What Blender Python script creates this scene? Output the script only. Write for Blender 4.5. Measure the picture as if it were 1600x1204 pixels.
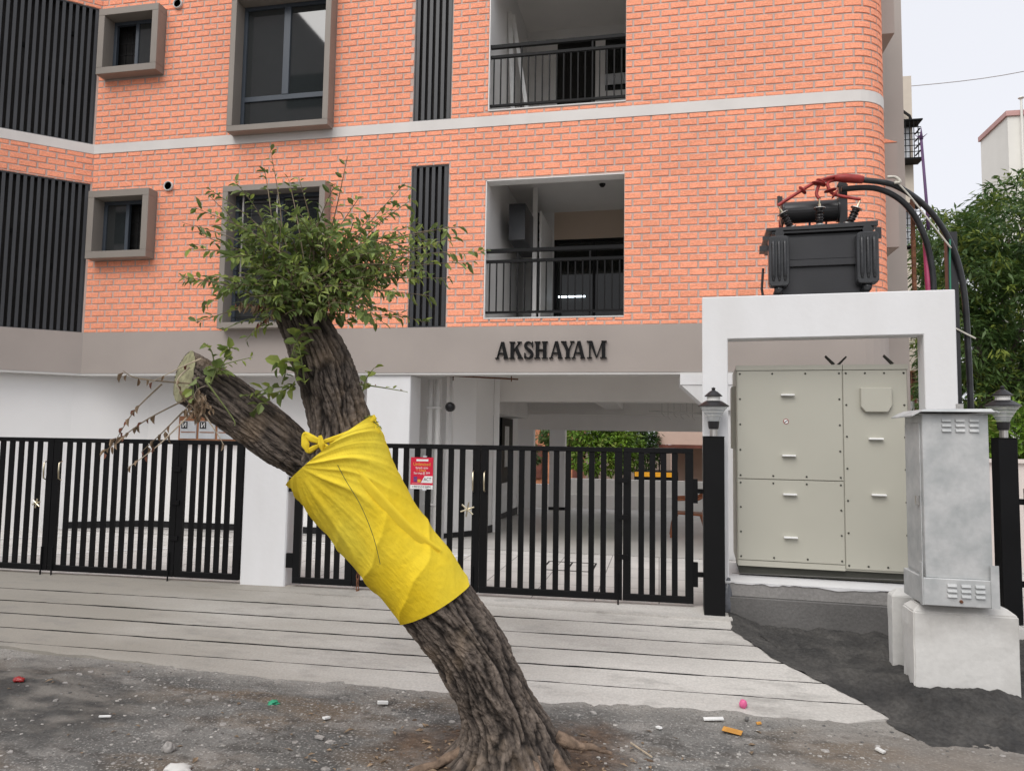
import bpy, bmesh, math, random
from mathutils import Vector, Matrix, noise
R = math.radians
rnd = random.Random(7)
for o in list(bpy.data.objects): bpy.data.objects.remove(o)
S = bpy.context.scene
COL = S.collection
# ------------------------------------------------------------------ camera
CAM_H = 1.5
YAW, PITCH, ROLL = R(-11.35), R(4.22), R(0.90)
fw = Vector((math.sin(YAW)*math.cos(PITCH), math.cos(YAW)*math.cos(PITCH), math.sin(PITCH)))
r0 = Vector((math.cos(YAW), -math.sin(YAW), 0)); u0 = r0.cross(fw)
rt = math.cos(ROLL)*r0 + math.sin(ROLL)*u0
up = -math.sin(ROLL)*r0 + math.cos(ROLL)*u0
cd = bpy.data.cameras.new('camera'); cam = bpy.data.objects.new('camera', cd); COL.objects.link(cam)
cd.sensor_width = 36; cd.lens = 25.875; cd.clip_start = .05; cd.clip_end = 1500
m = Matrix((rt, up, -fw)).transposed().to_4x4(); m.translation = (0, 0, CAM_H); cam.matrix_world = m
S.camera = cam
# ------------------------------------------------------------------ overcast daylight
SUN_EL, SUN_AZ = R(48), R(202)      # azimuth measured clockwise from +Y
w = bpy.data.worlds.new('World'); S.world = w; w.use_nodes = True
nt = w.node_tree; nt.nodes.clear()
out = nt.nodes.new('ShaderNodeOutputWorld'); bg = nt.nodes.new('ShaderNodeBackground')
sky = nt.nodes.new('ShaderNodeTexSky'); sky.sky_type = 'NISHITA'; sky.sun_disc = False
sky.sun_elevation = SUN_EL; sky.sun_rotation = SUN_AZ; sky.dust_density = 7; sky.air_density = 1.0; sky.ozone_density = 1
hs = nt.nodes.new('ShaderNodeHueSaturation'); hs.inputs['Saturation'].default_value = .22; hs.inputs['Value'].default_value = 1
cl = nt.nodes.new('ShaderNodeMix'); cl.data_type = 'RGBA'; cl.inputs[0].default_value = .72
cl.inputs[7].default_value = (8.8, 8.95, 9.6, 1)          # the even cloud layer
nt.links.new(sky.outputs[0], hs.inputs['Color']); nt.links.new(hs.outputs[0], cl.inputs[6])
nt.links.new(cl.outputs[2], bg.inputs[0]); bg.inputs[1].default_value = .114
nt.links.new(bg.outputs[0], out.inputs[0])
sd = bpy.data.lights.new('sun', 'SUN'); sd.energy = 1.8; sd.angle = R(50); sd.color = (1, .965, .92)
so = bpy.data.objects.new('sun', sd); COL.objects.link(so)
dirv = Vector((math.sin(SUN_AZ)*math.cos(SUN_EL), math.cos(SUN_AZ)*math.cos(SUN_EL), math.sin(SUN_EL)))
so.rotation_euler = dirv.to_track_quat('Z', 'Y').to_euler(); so.location = (0, -5, 30)
vs = S.view_settings; vs.view_transform = 'Standard'; vs.look = 'None'; vs.exposure = 0.12; vs.gamma = 1
vs.use_curve_mapping = False

# ------------------------------------------------------------------ materials
def M(name, col, rough=.7, var=.12, scale=3, bump=0, bscale=40, metal=0, spec=.4, col2=None, stretch=(1, 1, 1), rand=0,
      bstretch=None, fine=0, trans=0, detail=6, coords='pos', sharp=None, emit=None):
    m = bpy.data.materials.new(name); m.use_nodes = True; t = m.node_tree; N = t.nodes; L = t.links
    b = N['Principled BSDF']; b.inputs['Roughness'].default_value = rough; b.inputs['Metallic'].default_value = metal
    b.inputs['Specular IOR Level'].default_value = spec
    if coords == 'uv':
        tc = N.new('ShaderNodeTexCoord'); src = tc.outputs['UV']
    else:
        g = N.new('ShaderNodeNewGeometry'); src = g.outputs['Position']
    def tex(sc, st, det=detail, typ='ShaderNodeTexNoise'):
        mp = N.new('ShaderNodeMapping'); mp.inputs['Scale'].default_value = [sc*a for a in st]; L.new(src, mp.inputs[0])
        n = N.new(typ); L.new(mp.outputs[0], n.inputs['Vector']); n.inputs['Scale'].default_value = 1
        if typ == 'ShaderNodeTexNoise': n.inputs['Detail'].default_value = det
        return n
    c2 = col2 or tuple(c*(1-2*var) for c in col)
    c1 = tuple(min(1, c*(1+var)) for c in col) if not col2 else col
    n = tex(scale, stretch)
    rp = N.new('ShaderNodeMapRange'); lo, hi = sharp or (.3, .7)
    rp.inputs['From Min'].default_value = lo; rp.inputs['From Max'].default_value = hi; L.new(n.outputs['Fac'], rp.inputs['Value'])
    mx = N.new('ShaderNodeMix'); mx.data_type = 'RGBA'; L.new(rp.outputs[0], mx.inputs[0])
    mx.inputs[6].default_value = (*c2, 1); mx.inputs[7].default_value = (*c1, 1)
    o = mx.outputs[2]
    if fine:
        n2 = tex(bscale*1.3, (1, 1, 1), 3)
        rr = N.new('ShaderNodeMapRange'); rr.inputs['From Min'].default_value = .35; rr.inputs['From Max'].default_value = .65
        rr.inputs['To Min'].default_value = 1-fine; rr.inputs['To Max'].default_value = 1+fine; L.new(n2.outputs['Fac'], rr.inputs['Value'])
        ml = N.new('ShaderNodeVectorMath'); ml.operation = 'SCALE'; L.new(o, ml.inputs[0]); L.new(rr.outputs[0], ml.inputs['Scale']); o = ml.outputs[0]
    if rand:
        oi = N.new('ShaderNodeObjectInfo'); rr = N.new('ShaderNodeMapRange')
        rr.inputs['To Min'].default_value = 1-rand; rr.inputs['To Max'].default_value = 1+rand; L.new(oi.outputs['Random'], rr.inputs['Value'])
        ml = N.new('ShaderNodeVectorMath'); ml.operation = 'SCALE'; L.new(o, ml.inputs[0]); L.new(rr.outputs[0], ml.inputs['Scale']); o = ml.outputs[0]
    L.new(o, b.inputs['Base Color'])
    if bump:
        nb = tex(bscale, bstretch or (1, 1, 1), 5)
        bp = N.new('ShaderNodeBump'); bp.inputs['Strength'].default_value = bump; bp.inputs['Distance'].default_value = .02
        L.new(nb.outputs['Fac'], bp.inputs['Height']); L.new(bp.outputs[0], b.inputs['Normal'])
    if trans:
        tr = N.new('ShaderNodeBsdfTranslucent'); L.new(o, tr.inputs['Color']); ms = N.new('ShaderNodeMixShader'); ms.inputs[0].default_value = trans
        L.new(b.outputs[0], ms.inputs[1]); L.new(tr.outputs[0], ms.inputs[2]); L.new(ms.outputs[0], N['Material Output'].inputs[0])
    if emit:
        b.inputs['Emission Color'].default_value = (*emit[0], 1); b.inputs['Emission Strength'].default_value = emit[1]
    m['_o'] = 1
    return m
def glass_dark(name, tint=(.02, .022, .025), refl=.5):
    m = bpy.data.materials.new(name); m.use_nodes = True; t = m.node_tree; b = t.nodes['Principled BSDF']
    b.inputs['Base Color'].default_value = (*tint, 1); b.inputs['Roughness'].default_value = .03; b.inputs['IOR'].default_value = 1.9 if name == 'window_glass' else 1.4
    b.inputs['Specular IOR Level'].default_value = refl
    return m
def glass_clear(name, f=.72, tint=(.93, .95, .95)):
    m = bpy.data.materials.new(name); m.use_nodes = True; t = m.node_tree; N = t.nodes
    tr = N.new('ShaderNodeBsdfTransparent'); tr.inputs[0].default_value = (*tint, 1)
    b = N['Principled BSDF']; b.inputs['Base Color'].default_value = (.75, .77, .78, 1); b.inputs['Roughness'].default_value = .12
    ms = N.new('ShaderNodeMixShader'); ms.inputs[0].default_value = 1-f
    t.links.new(tr.outputs[0], ms.inputs[1]); t.links.new(b.outputs[0], ms.inputs[2]); t.links.new(ms.outputs[0], N['Material Output'].inputs[0])
    return m

BRICKC = (.93, .365, .222)
mt = dict(
 brick=M('brick_face', BRICKC, .8, .045, 1.1, .5, 34, rand=.055, bstretch=(1, 1, 2.2), fine=.10, spec=.25),
 mortar=M('mortar', (.55, .44, .39), .9, .06, 3, .2, 80),
 band=M('band_paint', (.68, .65, .62), .7, .04, 2, .05, 60),
 taupe=M('taupe_paint', (.37, .325, .295), .65, .05, .8, .04, 40),
 frame=M('frame_paint', (.265, .235, .205), .6, .05, 1.5, .05, 60),
 white=M('white_paint', (.82, .81, .795), .6, .03, .9, .05, 25),
 fillet=M('fillet_paint', (.6, .59, .57), .6, .03, 2),
 ceil=M('ceiling_paint', (.80, .775, .745), .8, .04, 1),
 warm=M('beige_room_paint', (.62, .5, .4), .8, .03, 1),
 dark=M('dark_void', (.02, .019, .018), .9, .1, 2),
 slat=M('black_slat_paint', (.036, .038, .042), .38, .12, 1.4, spec=.45),
 slatback=M('dark_backing', (.05, .045, .042), .8, .2, .9),
 black=M('black_gate_paint', (.006, .006, .0065), .5, .15, 2, .03, 90, spec=.16),
 wframe=M('window_frame_grey', (.055, .068, .085), .4, .06, 2),
 glass=glass_dark('window_glass', (.022, .026, .027), .5), glassin=glass_dark('balcony_glass', (.012, .014, .013), .5),
 steel=M('bare_steel', (.55, .53, .5), .35, .1, 9, metal=1),
 brass=M('brass', (.74, .66, .48), .3, .1, 9, metal=1),
 skirt=M('black_skirting', (.015, .015, .016), .5, .1, 2, spec=.2),
 tiles=M('yard_concrete', (.62, .60, .57), .65, .08, 1.7, .1, 50, fine=.05),
 floor=M('stilt_floor_concrete', (.56, .54, .515), .38, .08, .8, .05, 40, fine=.04),
 linep=M('white_line_paint', (.8, .8, .79), .6, .05, 5),
 portal=M('portal_white', (.725, .725, .73), .6, .025, 1.6, .08, 18, col2=(.66, .655, .65), detail=10, sharp=(.25, .6), stretch=(1.6, 1.6, .5)),
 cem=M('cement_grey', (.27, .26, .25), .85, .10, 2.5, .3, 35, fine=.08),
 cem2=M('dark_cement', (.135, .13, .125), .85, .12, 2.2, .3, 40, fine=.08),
 cab=M('cabinet_grey_green', (.43, .418, .355), .45, .025, 1.2, spec=.4),
 cab2=M('cabinet_dark_gap', (.05, .05, .04), .7, .1, 2),
 galv=M('galvanised_steel', (.52, .525, .52), .55, .10, 7, .06, 30, metal=.2, col2=(.385, .40, .40), detail=5, sharp=(.3, .65), fine=.03),
 block=M('cast_concrete', (.61, .60, .575), .85, .07, 2.6, .12, 22, col2=(.46, .445, .42), sharp=(.3, .55), fine=.03, detail=9),
 tx=M('transformer_paint', (.022, .022, .024), .33, .15, 3, .05, 70, spec=.45),
 tx2=M('radiator_paint', (.028, .029, .031), .28, .2, 6, .1, 40, spec=.5),
 porc=M('bushing_black', (.015, .012, .012), .2, .1, 5),
 red=M('red_heatshrink', (.33, .035, .03), .5, .15, 14, .1, 60),
 cable=M('black_cable_sheath', (.025, .026, .028), .4, .25, 9, .1, 60, spec=.5),
 conduit=M('magenta_pipe', (.33, .03, .10), .5, .1, 8), purple=M('purple_pole', (.10, .05, .13), .6, .1, 8),
 greenw=M('green_wire', (.03, .22, .13), .5, .1, 9), blue=M('blue_cord', (.03, .2, .55), .5, .1, 9),
 rust=M('rusty_iron', (.17, .07, .035), .85, .3, 20, .3, 60),
 rope=M('pale_rope', (.6, .57, .5), .8, .1, 20),
 lampb=M('lamp_black', (.02, .019, .021), .35, .1, 8), lampw=M('lamp_white', (.75, .74, .71), .5, .05, 8),
 lampg=glass_clear('lamp_glass', .55),
 bark=M('bark', (.255, .205, .165), .95, .2, 1, 1.0, 1, col2=(.095, .076, .064), coords='uv', stretch=(34, 12, 1), bstretch=(110, 40, 1), detail=12, sharp=(.3, .72)),
 cut=M('cut_wood', (.30, .29, .165), .9, .1, 22, .4, 60, col2=(.17, .16, .09)),
 cloth=M('yellow_cloth', (.96, .79, .085), .85, .06, 1.7, .3, 16, col2=(.91, .62, .018), coords='uv', bstretch=(5, 1.6, 1), trans=.14, spec=.1, fine=.04, detail=8, sharp=(.28, .7)),
 string=M('dark_string', (.03, .05, .035), .8, .1, 9),
 leaf=M('leaf_green', (.30, .375, .115), .5, .2, 9, col2=(.125, .19, .055), rand=.35, trans=.3, spec=.35),
 leafy=M('young_leaf', (.40, .46, .11), .5, .2, 9, col2=(.20, .29, .06), rand=.25, trans=.35),
 dead=M('dead_leaf', (.33, .235, .15), .8, .3, 20, rand=.3, trans=.15),
 redleaf=M('russet_leaf', (.33, .13, .08), .7, .3, 20, rand=.3, trans=.2),
 twig=M('twig_bark', (.20, .155, .10), .8, .2, 20), vine=M('green_twig', (.17, .2, .07), .7, .2, 20), paletwig=M('pale_twig', (.46, .38, .28), .8, .15, 20),
 bleaf=M('background_leaf', (.115, .19, .05), .5, .2, .9, col2=(.04, .085, .022), trans=.3, fine=.0, spec=.45),
 bleafy=M('background_young_leaf', (.26, .31, .06), .5, .2, 1, col2=(.11, .17, .03), trans=.3, spec=.4),
 bright=M('bright_shrub_leaf', (.22, .36, .04), .5, .2, 2, col2=(.08, .17, .02), trans=.3),
 trunk2=M('background_bark', (.12, .10, .08), .9, .2, 6, .4, 30),
 stone=M('stone_chip', (.36, .34, .32), .9, .25, 30, rand=.2), stoned=M('stone_dark', (.12, .115, .11), .9, .25, 30),
 cream=M('cream_wall', (.62, .55, .46), .8, .08, 1.2, .1, 30, col2=(.50, .44, .37)), pink=M('pinkish_wall', (.58, .43, .36), .8, .06, 1),
 pale=M('pale_far_wall', (.74, .73, .68), .8, .04, .5), pinktrim=M('pink_trim', (.5, .3, .28), .8, .05, 1),
 orangew=M('orange_brick_house', (.5, .22, .12), .85, .15, 4), redw=M('red_wood', (.14, .045, .03), .7, .2, 4),
 cwall=M('compound_wall_paint', (.62, .55, .51), .7, .05, 1.2, .05, 30), cwallw=M('white_parapet', (.82, .79, .75), .7, .05, 1.2),
 chairp=M('brown_plastic', (.36, .125, .055), .4, .08, 4), yellowv=M('vehicle_yellow', (.75, .35, .02), .4, .08, 4),
 doorgrey=M('grey_door', (.32, .29, .28), .6, .05, 2), greyp=M('grey_column_paint', (.16, .16, .175), .6, .05, 2),
 woodc=M('letterbox_wood', (.33, .15, .075), .6, .15, 5), silver=M('letterbox_door', (.62, .64, .66), .35, .1, 6, metal=.2),
 sticker=M('black_sticker', (.02, .02, .02), .5, .1, 9), paperw=M('white_paper', (.8, .8, .78), .6, .05, 9),
 posterr=M('poster_red', (.62, .012, .045), .45, .06, 9), gold=M('poster_gold', (.8, .45, .06), .5, .1, 9), purpp=M('poster_purple', (.16, .05, .2), .5, .2, 90),
 plasticbag=M('grey_plastic_bag', (.12, .125, .14), .25, .2, 12, .3, 25, spec=.6),
 pinkp=M('pink_balloon', (.72, .13, .30), .4, .1, 14), orangep=M('orange_card', (.62, .30, .06), .6, .1, 14),
 greenp=M('green_plastic', (.03, .32, .17), .4, .15, 20), redp=M('red_plastic', (.30, .02, .018), .25, .15, 20),
 tube=M('tube_reflection_glow', (.9, .95, 1), .5, 0, 1, emit=((.8, .9, 1), 5)),  # emission stands for a lamp's reflection in the balcony glass
 soil=M('brown_soil', (.13, .085, .055), .95, .25, 9, .6, 60, fine=.2),
)

# ------------------------------------------------------------------ object helpers
WM = {}
def wm(o):
    return WM.get(o.name, Matrix())
def thing(name, label, cat, loc=(0, 0, 0), group=None, rz=0):
    o = bpy.data.objects.new(name, None); COL.objects.link(o); o.empty_display_size = .1
    o.location = loc; o.rotation_euler = (0, 0, rz)
    WM[o.name] = Matrix.Translation(loc) @ Matrix.Rotation(rz, 4, 'Z')
    return tag(o, label, cat, group)
def tag(o, label=None, cat=None, group=None, kind=None):
    if label: o['label'] = label
    if cat: o['category'] = cat
    if group: o['group'] = group
    if kind: o['kind'] = kind
    return o
def inst(name, mesh, parent, mw):
    o = bpy.data.objects.new(name, mesh); COL.objects.link(o)
    if parent:
        o.parent = parent; o.matrix_local = wm(parent).inverted() @ mw
    else: o.matrix_world = mw
    WM[o.name] = mw
    return o
class B:
    def __init__(s, fr=None): s.v = []; s.f = []; s.mi = []; s.uv = {}; s.fr = fr; s.cur = 0
    def add(s, vs, fs):
        n = len(s.v); s.v += [Vector(a) for a in vs]; s.f += [tuple(i+n for i in f) for f in fs]; s.mi += [s.cur]*len(fs); return s
    def box(s, x0, x1, y0, y1, z0, z1):
        return s.add([(x, y, z) for z in (z0, z1) for y in (y0, y1) for x in (x0, x1)],
                     [(0, 2, 3, 1), (4, 5, 7, 6), (0, 1, 5, 4), (2, 6, 7, 3), (0, 4, 6, 2), (1, 3, 7, 5)])
    def hexa(s, bot, top):
        return s.add(list(bot)+list(top), [(3, 2, 1, 0), (4, 5, 6, 7)]+[(i, (i+1) % 4, 4+(i+1) % 4, 4+i) for i in range(4)])
    def prism(s, poly, fn, w0, w1):
        n = len(poly); vs = [fn(u, v, w0) for u, v in poly]+[fn(u, v, w1) for u, v in poly]
        return s.add(vs, [tuple(range(n)), tuple(range(2*n-1, n-1, -1))]+[(i, i+n, (i+1) % n+n, (i+1) % n) for i in range(n)])
    def beam(s, a, b, wd, ht, side=None):
        a, b = Vector(a), Vector(b); d = (b-a).normalized()
        sd = Vector(side) if side else d.cross(Vector((0, 0, 1)))
        if sd.length < 1e-4: sd = Vector((1, 0, 0))
        sd = (sd-d*sd.dot(d)).normalized(); u = sd.cross(d)
        q = lambda p: [p-sd*wd/2-u*ht/2, p+sd*wd/2-u*ht/2, p+sd*wd/2+u*ht/2, p-sd*wd/2+u*ht/2]
        return s.hexa(q(a), q(b))
    def tube(s, pts, r, n=8, cap=True):
        pts = [Vector(p) for p in pts]; k = len(pts); rs = r if isinstance(r, (list, tuple)) else [r]*k
        vs = []; prev = None
        for i, p in enumerate(pts):
            d = (pts[min(i+1, k-1)]-pts[max(i-1, 0)]).normalized()
            if prev is None: a = d.orthogonal().normalized()
            else:
                a = prev-d*prev.dot(d); a = a.normalized() if a.length > 1e-6 else d.orthogonal().normalized()
            prev = a; b = d.cross(a)
            for j in range(n):
                t = 2*math.pi*j/n; vs.append(p+(a*math.cos(t)+b*math.sin(t))*rs[i])
        fs = [(i*n+j, i*n+(j+1) % n, (i+1)*n+(j+1) % n, (i+1)*n+j) for i in range(k-1) for j in range(n)]
        if cap: fs += [tuple(range(n-1, -1, -1)), tuple((k-1)*n+j for j in range(n))]
        return s.add(vs, fs)
    def lathe(s, prof, c, n=20, axis=None):
        c = Vector(c); ax = Vector(axis).normalized() if axis else Vector((0, 0, 1)); a = ax.orthogonal().normalized(); b = ax.cross(a)
        vs = []
        for r, z in prof:
            for j in range(n):
                t = 2*math.pi*j/n; vs.append(c+ax*z+(a*math.cos(t)+b*math.sin(t))*max(r, .0005))
        k = len(prof)
        fs = [(i*n+j, i*n+(j+1) % n, (i+1)*n+(j+1) % n, (i+1)*n+j) for i in range(k-1) for j in range(n)]
        fs += [tuple(range(n-1, -1, -1)), tuple((k-1)*n+j for j in range(n))]
        return s.add(vs, fs)
    def mesh(s, name, mats, inv=None, bev=0, smooth=False, seg=1):
        vs = s.v
        if s.fr: vs = [s.fr @ v for v in vs]
        if inv: vs = [inv @ v for v in vs]
        me = bpy.data.meshes.new(name); me.from_pydata([tuple(v) for v in vs], [], s.f)
        for q in (mats if isinstance(mats, (list, tuple)) else [mats]): me.materials.append(mt[q])
        if any(s.mi): me.polygons.foreach_set('material_index', s.mi)
        if bev or smooth != 'flat':
            bm = bmesh.new(); bm.from_mesh(me); bmesh.ops.recalc_face_normals(bm, faces=bm.faces)
            if bev:
                es = [e for e in bm.edges if len(e.link_faces) == 2 and e.calc_face_angle(0) > .5]
                bmesh.ops.bevel(bm, geom=es, offset=bev, segments=seg, affect='EDGES', clamp_overlap=True)
            bm.to_mesh(me); bm.free()
        if smooth is True: me.polygons.foreach_set('use_smooth', [True]*len(me.polygons))
        return me
    def build(s, name, mats, parent=None, **k):
        mw = wm(parent) if parent else Matrix()
        me = s.mesh(name, mats, mw.inverted() if parent else None, **k)
        o = bpy.data.objects.new(name, me); COL.objects.link(o)
        if parent: o.parent = parent
        WM[o.name] = mw
        return o
def solo(name, b, mats, label, cat, group=None, **k):
    o = b.build(name, mats, None, **k); c = sum(b.v, Vector())/len(b.v); c = b.fr @ c if b.fr else c
    zmin = min((b.fr @ v if b.fr else v).z for v in b.v); c.z = zmin
    o.data.transform(Matrix.Translation(-c)); o.location = c; WM[o.name] = Matrix.Translation(c)
    return tag(o, label, cat, group)
def struct(name, b, mats, **k):
    return tag(b.build(name, mats, None, **k), kind='structure')
def fbm(x, y, z=0, o=4): return noise.fractal(Vector((x, y, z)), 1.0, 2.0, o)

# ================================================================== ground
struct('ground', B().add([(-500, -500, -.62), (500, -500, -.62), (500, 500, -.62), (-500, 500, -.62)], [(0, 1, 2, 3)]), 'soil')
# dirt and asphalt road verge in front of the ramp
def road_mat():
    m = bpy.data.materials.new('dusty_road'); m.use_nodes = True; t = m.node_tree; N = t.nodes; L = t.links; b = N['Principled BSDF']
    b.inputs['Roughness'].default_value = .92; b.inputs['Specular IOR Level'].default_value = .2
    g = N.new('ShaderNodeNewGeometry')
    def nz(s, d=8, st=(1, 1, 1)):
        mp = N.new('ShaderNodeMapping'); mp.inputs['Scale'].default_value = st; L.new(g.outputs['Position'], mp.inputs[0])
        n = N.new('ShaderNodeTexNoise'); n.inputs['Scale'].default_value = s; n.inputs['Detail'].default_value = d; L.new(mp.outputs[0], n.inputs['Vector']); return n.outputs['Fac']
    def mr(v, a, c, x=0, y=1):
        r = N.new('ShaderNodeMapRange'); r.inputs[1].default_value = a; r.inputs[2].default_value = c; r.inputs[3].default_value = x; r.inputs[4].default_value = y; L.new(v, r.inputs[0]); return r.outputs[0]
    def mix(f, c1, c2):
        x = N.new('ShaderNodeMix'); x.data_type = 'RGBA'
        L.new(f, x.inputs[0])
        for k, c in ((6, c1), (7, c2)):
            if isinstance(c, tuple): x.inputs[k].default_value = (*c, 1)
            else: L.new(c, x.inputs[k])
        return x.outputs[2]
    def mul(a, c):
        x = N.new('ShaderNodeMath'); x.operation = 'MULTIPLY'; L.new(a, x.inputs[0])
        if isinstance(c, float): x.inputs[1].default_value = c
        else: L.new(c, x.inputs[1])
        return x.outputs[0]
    def near(c, r0, r1, sx=1.0):
        mp = N.new('ShaderNodeMapping'); mp.vector_type = 'POINT'; mp.inputs['Location'].default_value = [-c[0]*sx, -c[1], -c[2]]; mp.inputs['Scale'].default_value = (sx, 1, 1)
        L.new(g.outputs['Position'], mp.inputs[0]); ln = N.new('ShaderNodeVectorMath'); ln.operation = 'LENGTH'; L.new(mp.outputs[0], ln.inputs[0])
        wob = N.new('ShaderNodeMath'); wob.operation = 'MULTIPLY_ADD'; L.new(nz(2.2, 6), wob.inputs[0]); wob.inputs[1].default_value = 1.3; wob.inputs[2].default_value = -.65
        ad = N.new('ShaderNodeMath'); ad.operation = 'ADD'; L.new(ln.outputs['Value'], ad.inputs[0]); L.new(wob.outputs[0], ad.inputs[1])
        return mr(ad.outputs[0], r0, r1, 1, 0)
    c = mix(mr(nz(1.6), .35, .65), (.088, .086, .082), (.185, .178, .166))
    c = mix(mul(mr(nz(1.1, 7, (1, 2.2, 1)), .50, .62), .75), c, (.15, .112, .078))             # brown dusty patches
    c = mix(mul(mr(nz(2.6, 9, (1, 1.8, 1)), .54, .66), .7), c, (.27, .255, .235))              # pale dust
    c = mix(mul(mr(nz(5.5, 9, (1, 1.6, 1)), .53, .66), .75), c, (.065, .06, .055))
    sp = N.new('ShaderNodeSeparateXYZ'); L.new(g.outputs['Position'], sp.inputs[0])
    wy = N.new('ShaderNodeMath'); wy.operation = 'MULTIPLY_ADD'; L.new(nz(3.5, 8), wy.inputs[0]); wy.inputs[1].default_value = .55; L.new(sp.outputs['Y'], wy.inputs[2])
    c = mix(mr(wy.outputs[0], 5.08, 5.42, 0, .75), c, (.30, .285, .26))                     # cement dust washed off the ramp edge
    c = mix(mr(nz(60, 4), .55, .66, 0, .7), c, (.36, .35, .33))                           # pale grit
    c = mix(mr(nz(85, 3), .55, .68, 0, .6), c, (.05, .048, .046))
    c = mix(mul(near((-4.3, 4.3, -.27), .45, 1.0, .72), .88), c, mix(mr(nz(3, 4, (1, 2, 1)), .42, .6), (.05, .049, .047), (.16, .148, .132)))   # damp dark sand
    c = mix(mul(near((-.78, 4.05, -.27), .35, .85), .85), c, mix(mr(nz(14, 6), .35, .65), (.05, .03, .02), (.15, .095, .06)))
    c = mix(mul(near((2.0, 4.3, -.27), .3, 1.3, .7), .7), c, (.23, .20, .17))
    L.new(c, b.inputs['Base Color'])
    bp = N.new('ShaderNodeBump'); bp.inputs['Strength'].default_value = .7; bp.inputs['Distance'].default_value = .02
    L.new(nz(28, 8), bp.inputs['Height']); L.new(bp.outputs[0], b.inputs['Normal'])
    return m
mt['road'] = road_mat()
def road_z(x, y):
    z = -.272+.012*fbm(x*1.3, y*1.3, 3)+.007*fbm(x*5, y*7, 9)+.004*fbm(x*16, y*16, 5, 2)
    d2 = (x+.78)**2+(y-4.02)**2; z += .055*math.exp(-d2/.16)
    z += .03*math.exp(-(((x+4.4)/1.3)**2+((y-4.5)/.5)**2))*(1+.8*fbm(x*3, y*5, 2))
    return z
def grid(b, x0, x1, y0, y1, nx, ny, fz):
    vs = []; fs = []
    for j in range(ny+1):
        for i in range(nx+1):
            x = x0+(x1-x0)*i/nx; y = y0+(y1-y0)*j/ny; vs.append((x, y, fz(x, y)))
    for j in range(ny):
        for i in range(nx):
            a = j*(nx+1)+i; fs.append((a, a+1, a+nx+2, a+nx+1))
    return b.add(vs, fs)
struct('road', grid(B(), -9, 6, 2.6, 6.6, 420, 170, road_z), 'road', smooth=True)
struct('street', B().add([(-80, -60, -.285), (80, -60, -.285), (80, 2.65, -.285), (-80, 2.65, -.285)], [(0, 1, 2, 3)])
       .add([(-80, 2.65, -.285), (-8.95, 2.65, -.285), (-8.95, 6.8, -.285), (-80, 6.8, -.285)], [(0, 1, 2, 3)])
       .add([(5.95, 2.65, -.285), (80, 2.65, -.285), (80, 6.8, -.285), (5.95, 6.8, -.285)], [(0, 1, 2, 3)]), 'road')

def ramp_mat():
    m = M('ramp_concrete', (.50, .478, .445), .85, .1, .8, .3, 45, col2=(.345, .325, .30), sharp=(.30, .62), stretch=(.45, 1.7, 1), fine=.08)
    t = m.node_tree; N = t.nodes; L = t.links; b = N['Principled BSDF']; src = b.inputs['Base Color'].links[0].from_socket
    g = N.new('ShaderNodeNewGeometry'); sp = N.new('ShaderNodeSeparateXYZ'); L.new(g.outputs['Position'], sp.inputs[0])
    n = N.new('ShaderNodeTexNoise'); n.inputs['Scale'].default_value = .9; n.inputs['Detail'].default_value = 7; mp = N.new('ShaderNodeMapping'); mp.inputs['Scale'].default_value = (.7, 2, 1)
    L.new(g.outputs['Position'], mp.inputs[0]); L.new(mp.outputs[0], n.inputs['Vector'])
    ad = N.new('ShaderNodeMath'); ad.operation = 'MULTIPLY_ADD'; L.new(n.outputs['Fac'], ad.inputs[0]); ad.inputs[1].default_value = 5; L.new(sp.outputs['X'], ad.inputs[2])
    r = N.new('ShaderNodeMapRange'); r.inputs[1].default_value = -2.2; r.inputs[2].default_value = 1.6; r.inputs[3].default_value = .85; r.inputs[4].default_value = 0; L.new(ad.outputs[0], r.inputs[0])
    mx = N.new('ShaderNodeMix'); mx.data_type = 'RGBA'; L.new(r.outputs[0], mx.inputs[0]); L.new(src, mx.inputs[6]); mx.inputs[7].default_value = (.245, .225, .19, 1)     # mud tracked over the left half
    n2 = N.new('ShaderNodeTexNoise'); n2.inputs['Scale'].default_value = 2.6; n2.inputs['Detail'].default_value = 9; n2.inputs['Roughness'].default_value = .7; L.new(mp.outputs[0], n2.inputs['Vector'])
    r2 = N.new('ShaderNodeMapRange'); r2.inputs[1].default_value = .52; r2.inputs[2].default_value = .68; r2.inputs[4].default_value = .55; L.new(n2.outputs['Fac'], r2.inputs[0])
    m2 = N.new('ShaderNodeMix'); m2.data_type = 'RGBA'; L.new(r2.outputs[0], m2.inputs[0]); L.new(mx.outputs[2], m2.inputs[6]); m2.inputs[7].default_value = (.20, .19, .175, 1)
    L.new(m2.outputs[2], b.inputs['Base Color'])
    return m
# concrete ramp: strips between saw-cut grooves, sloping from the gate to the road
GD = .025
def ramp_z(x, y): return -.16*(6.86+GD*(x+3)-.075-y)
CURVE = [(.61, 6.9), (.61, 6.53), (.72, 6.31), (.88, 6.02), (1.12, 5.74), (1.34, 5.48), (1.46, 5.29), (1.42, 5.2)]
def right_edge(y):
    if y >= 6.9: return .61
    for (xa, ya), (xb, yb) in zip(CURVE, CURVE[1:]):
        if yb <= y <= ya: return xa+(xb-xa)*(ya-y)/(ya-yb)
    return CURVE[-1][0]
def low_edge(x):
    if x > .9: return 5.13+.02*math.sin(x*9)-.13*max(0, 0)+((x-.9)/.55)**2*.09
    base = 5.10+.05*fbm(x*1.1, 4.2)+.02*fbm(x*5, 1.2)
    if x < -3.2: base += .11*min(1, (-3.2-x)/2.0)
    return base
mt['ramp'] = ramp_mat()
mt['rampd'] = M('groove_dirt', (.014, .013, .012), .9, .1, 4)
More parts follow.
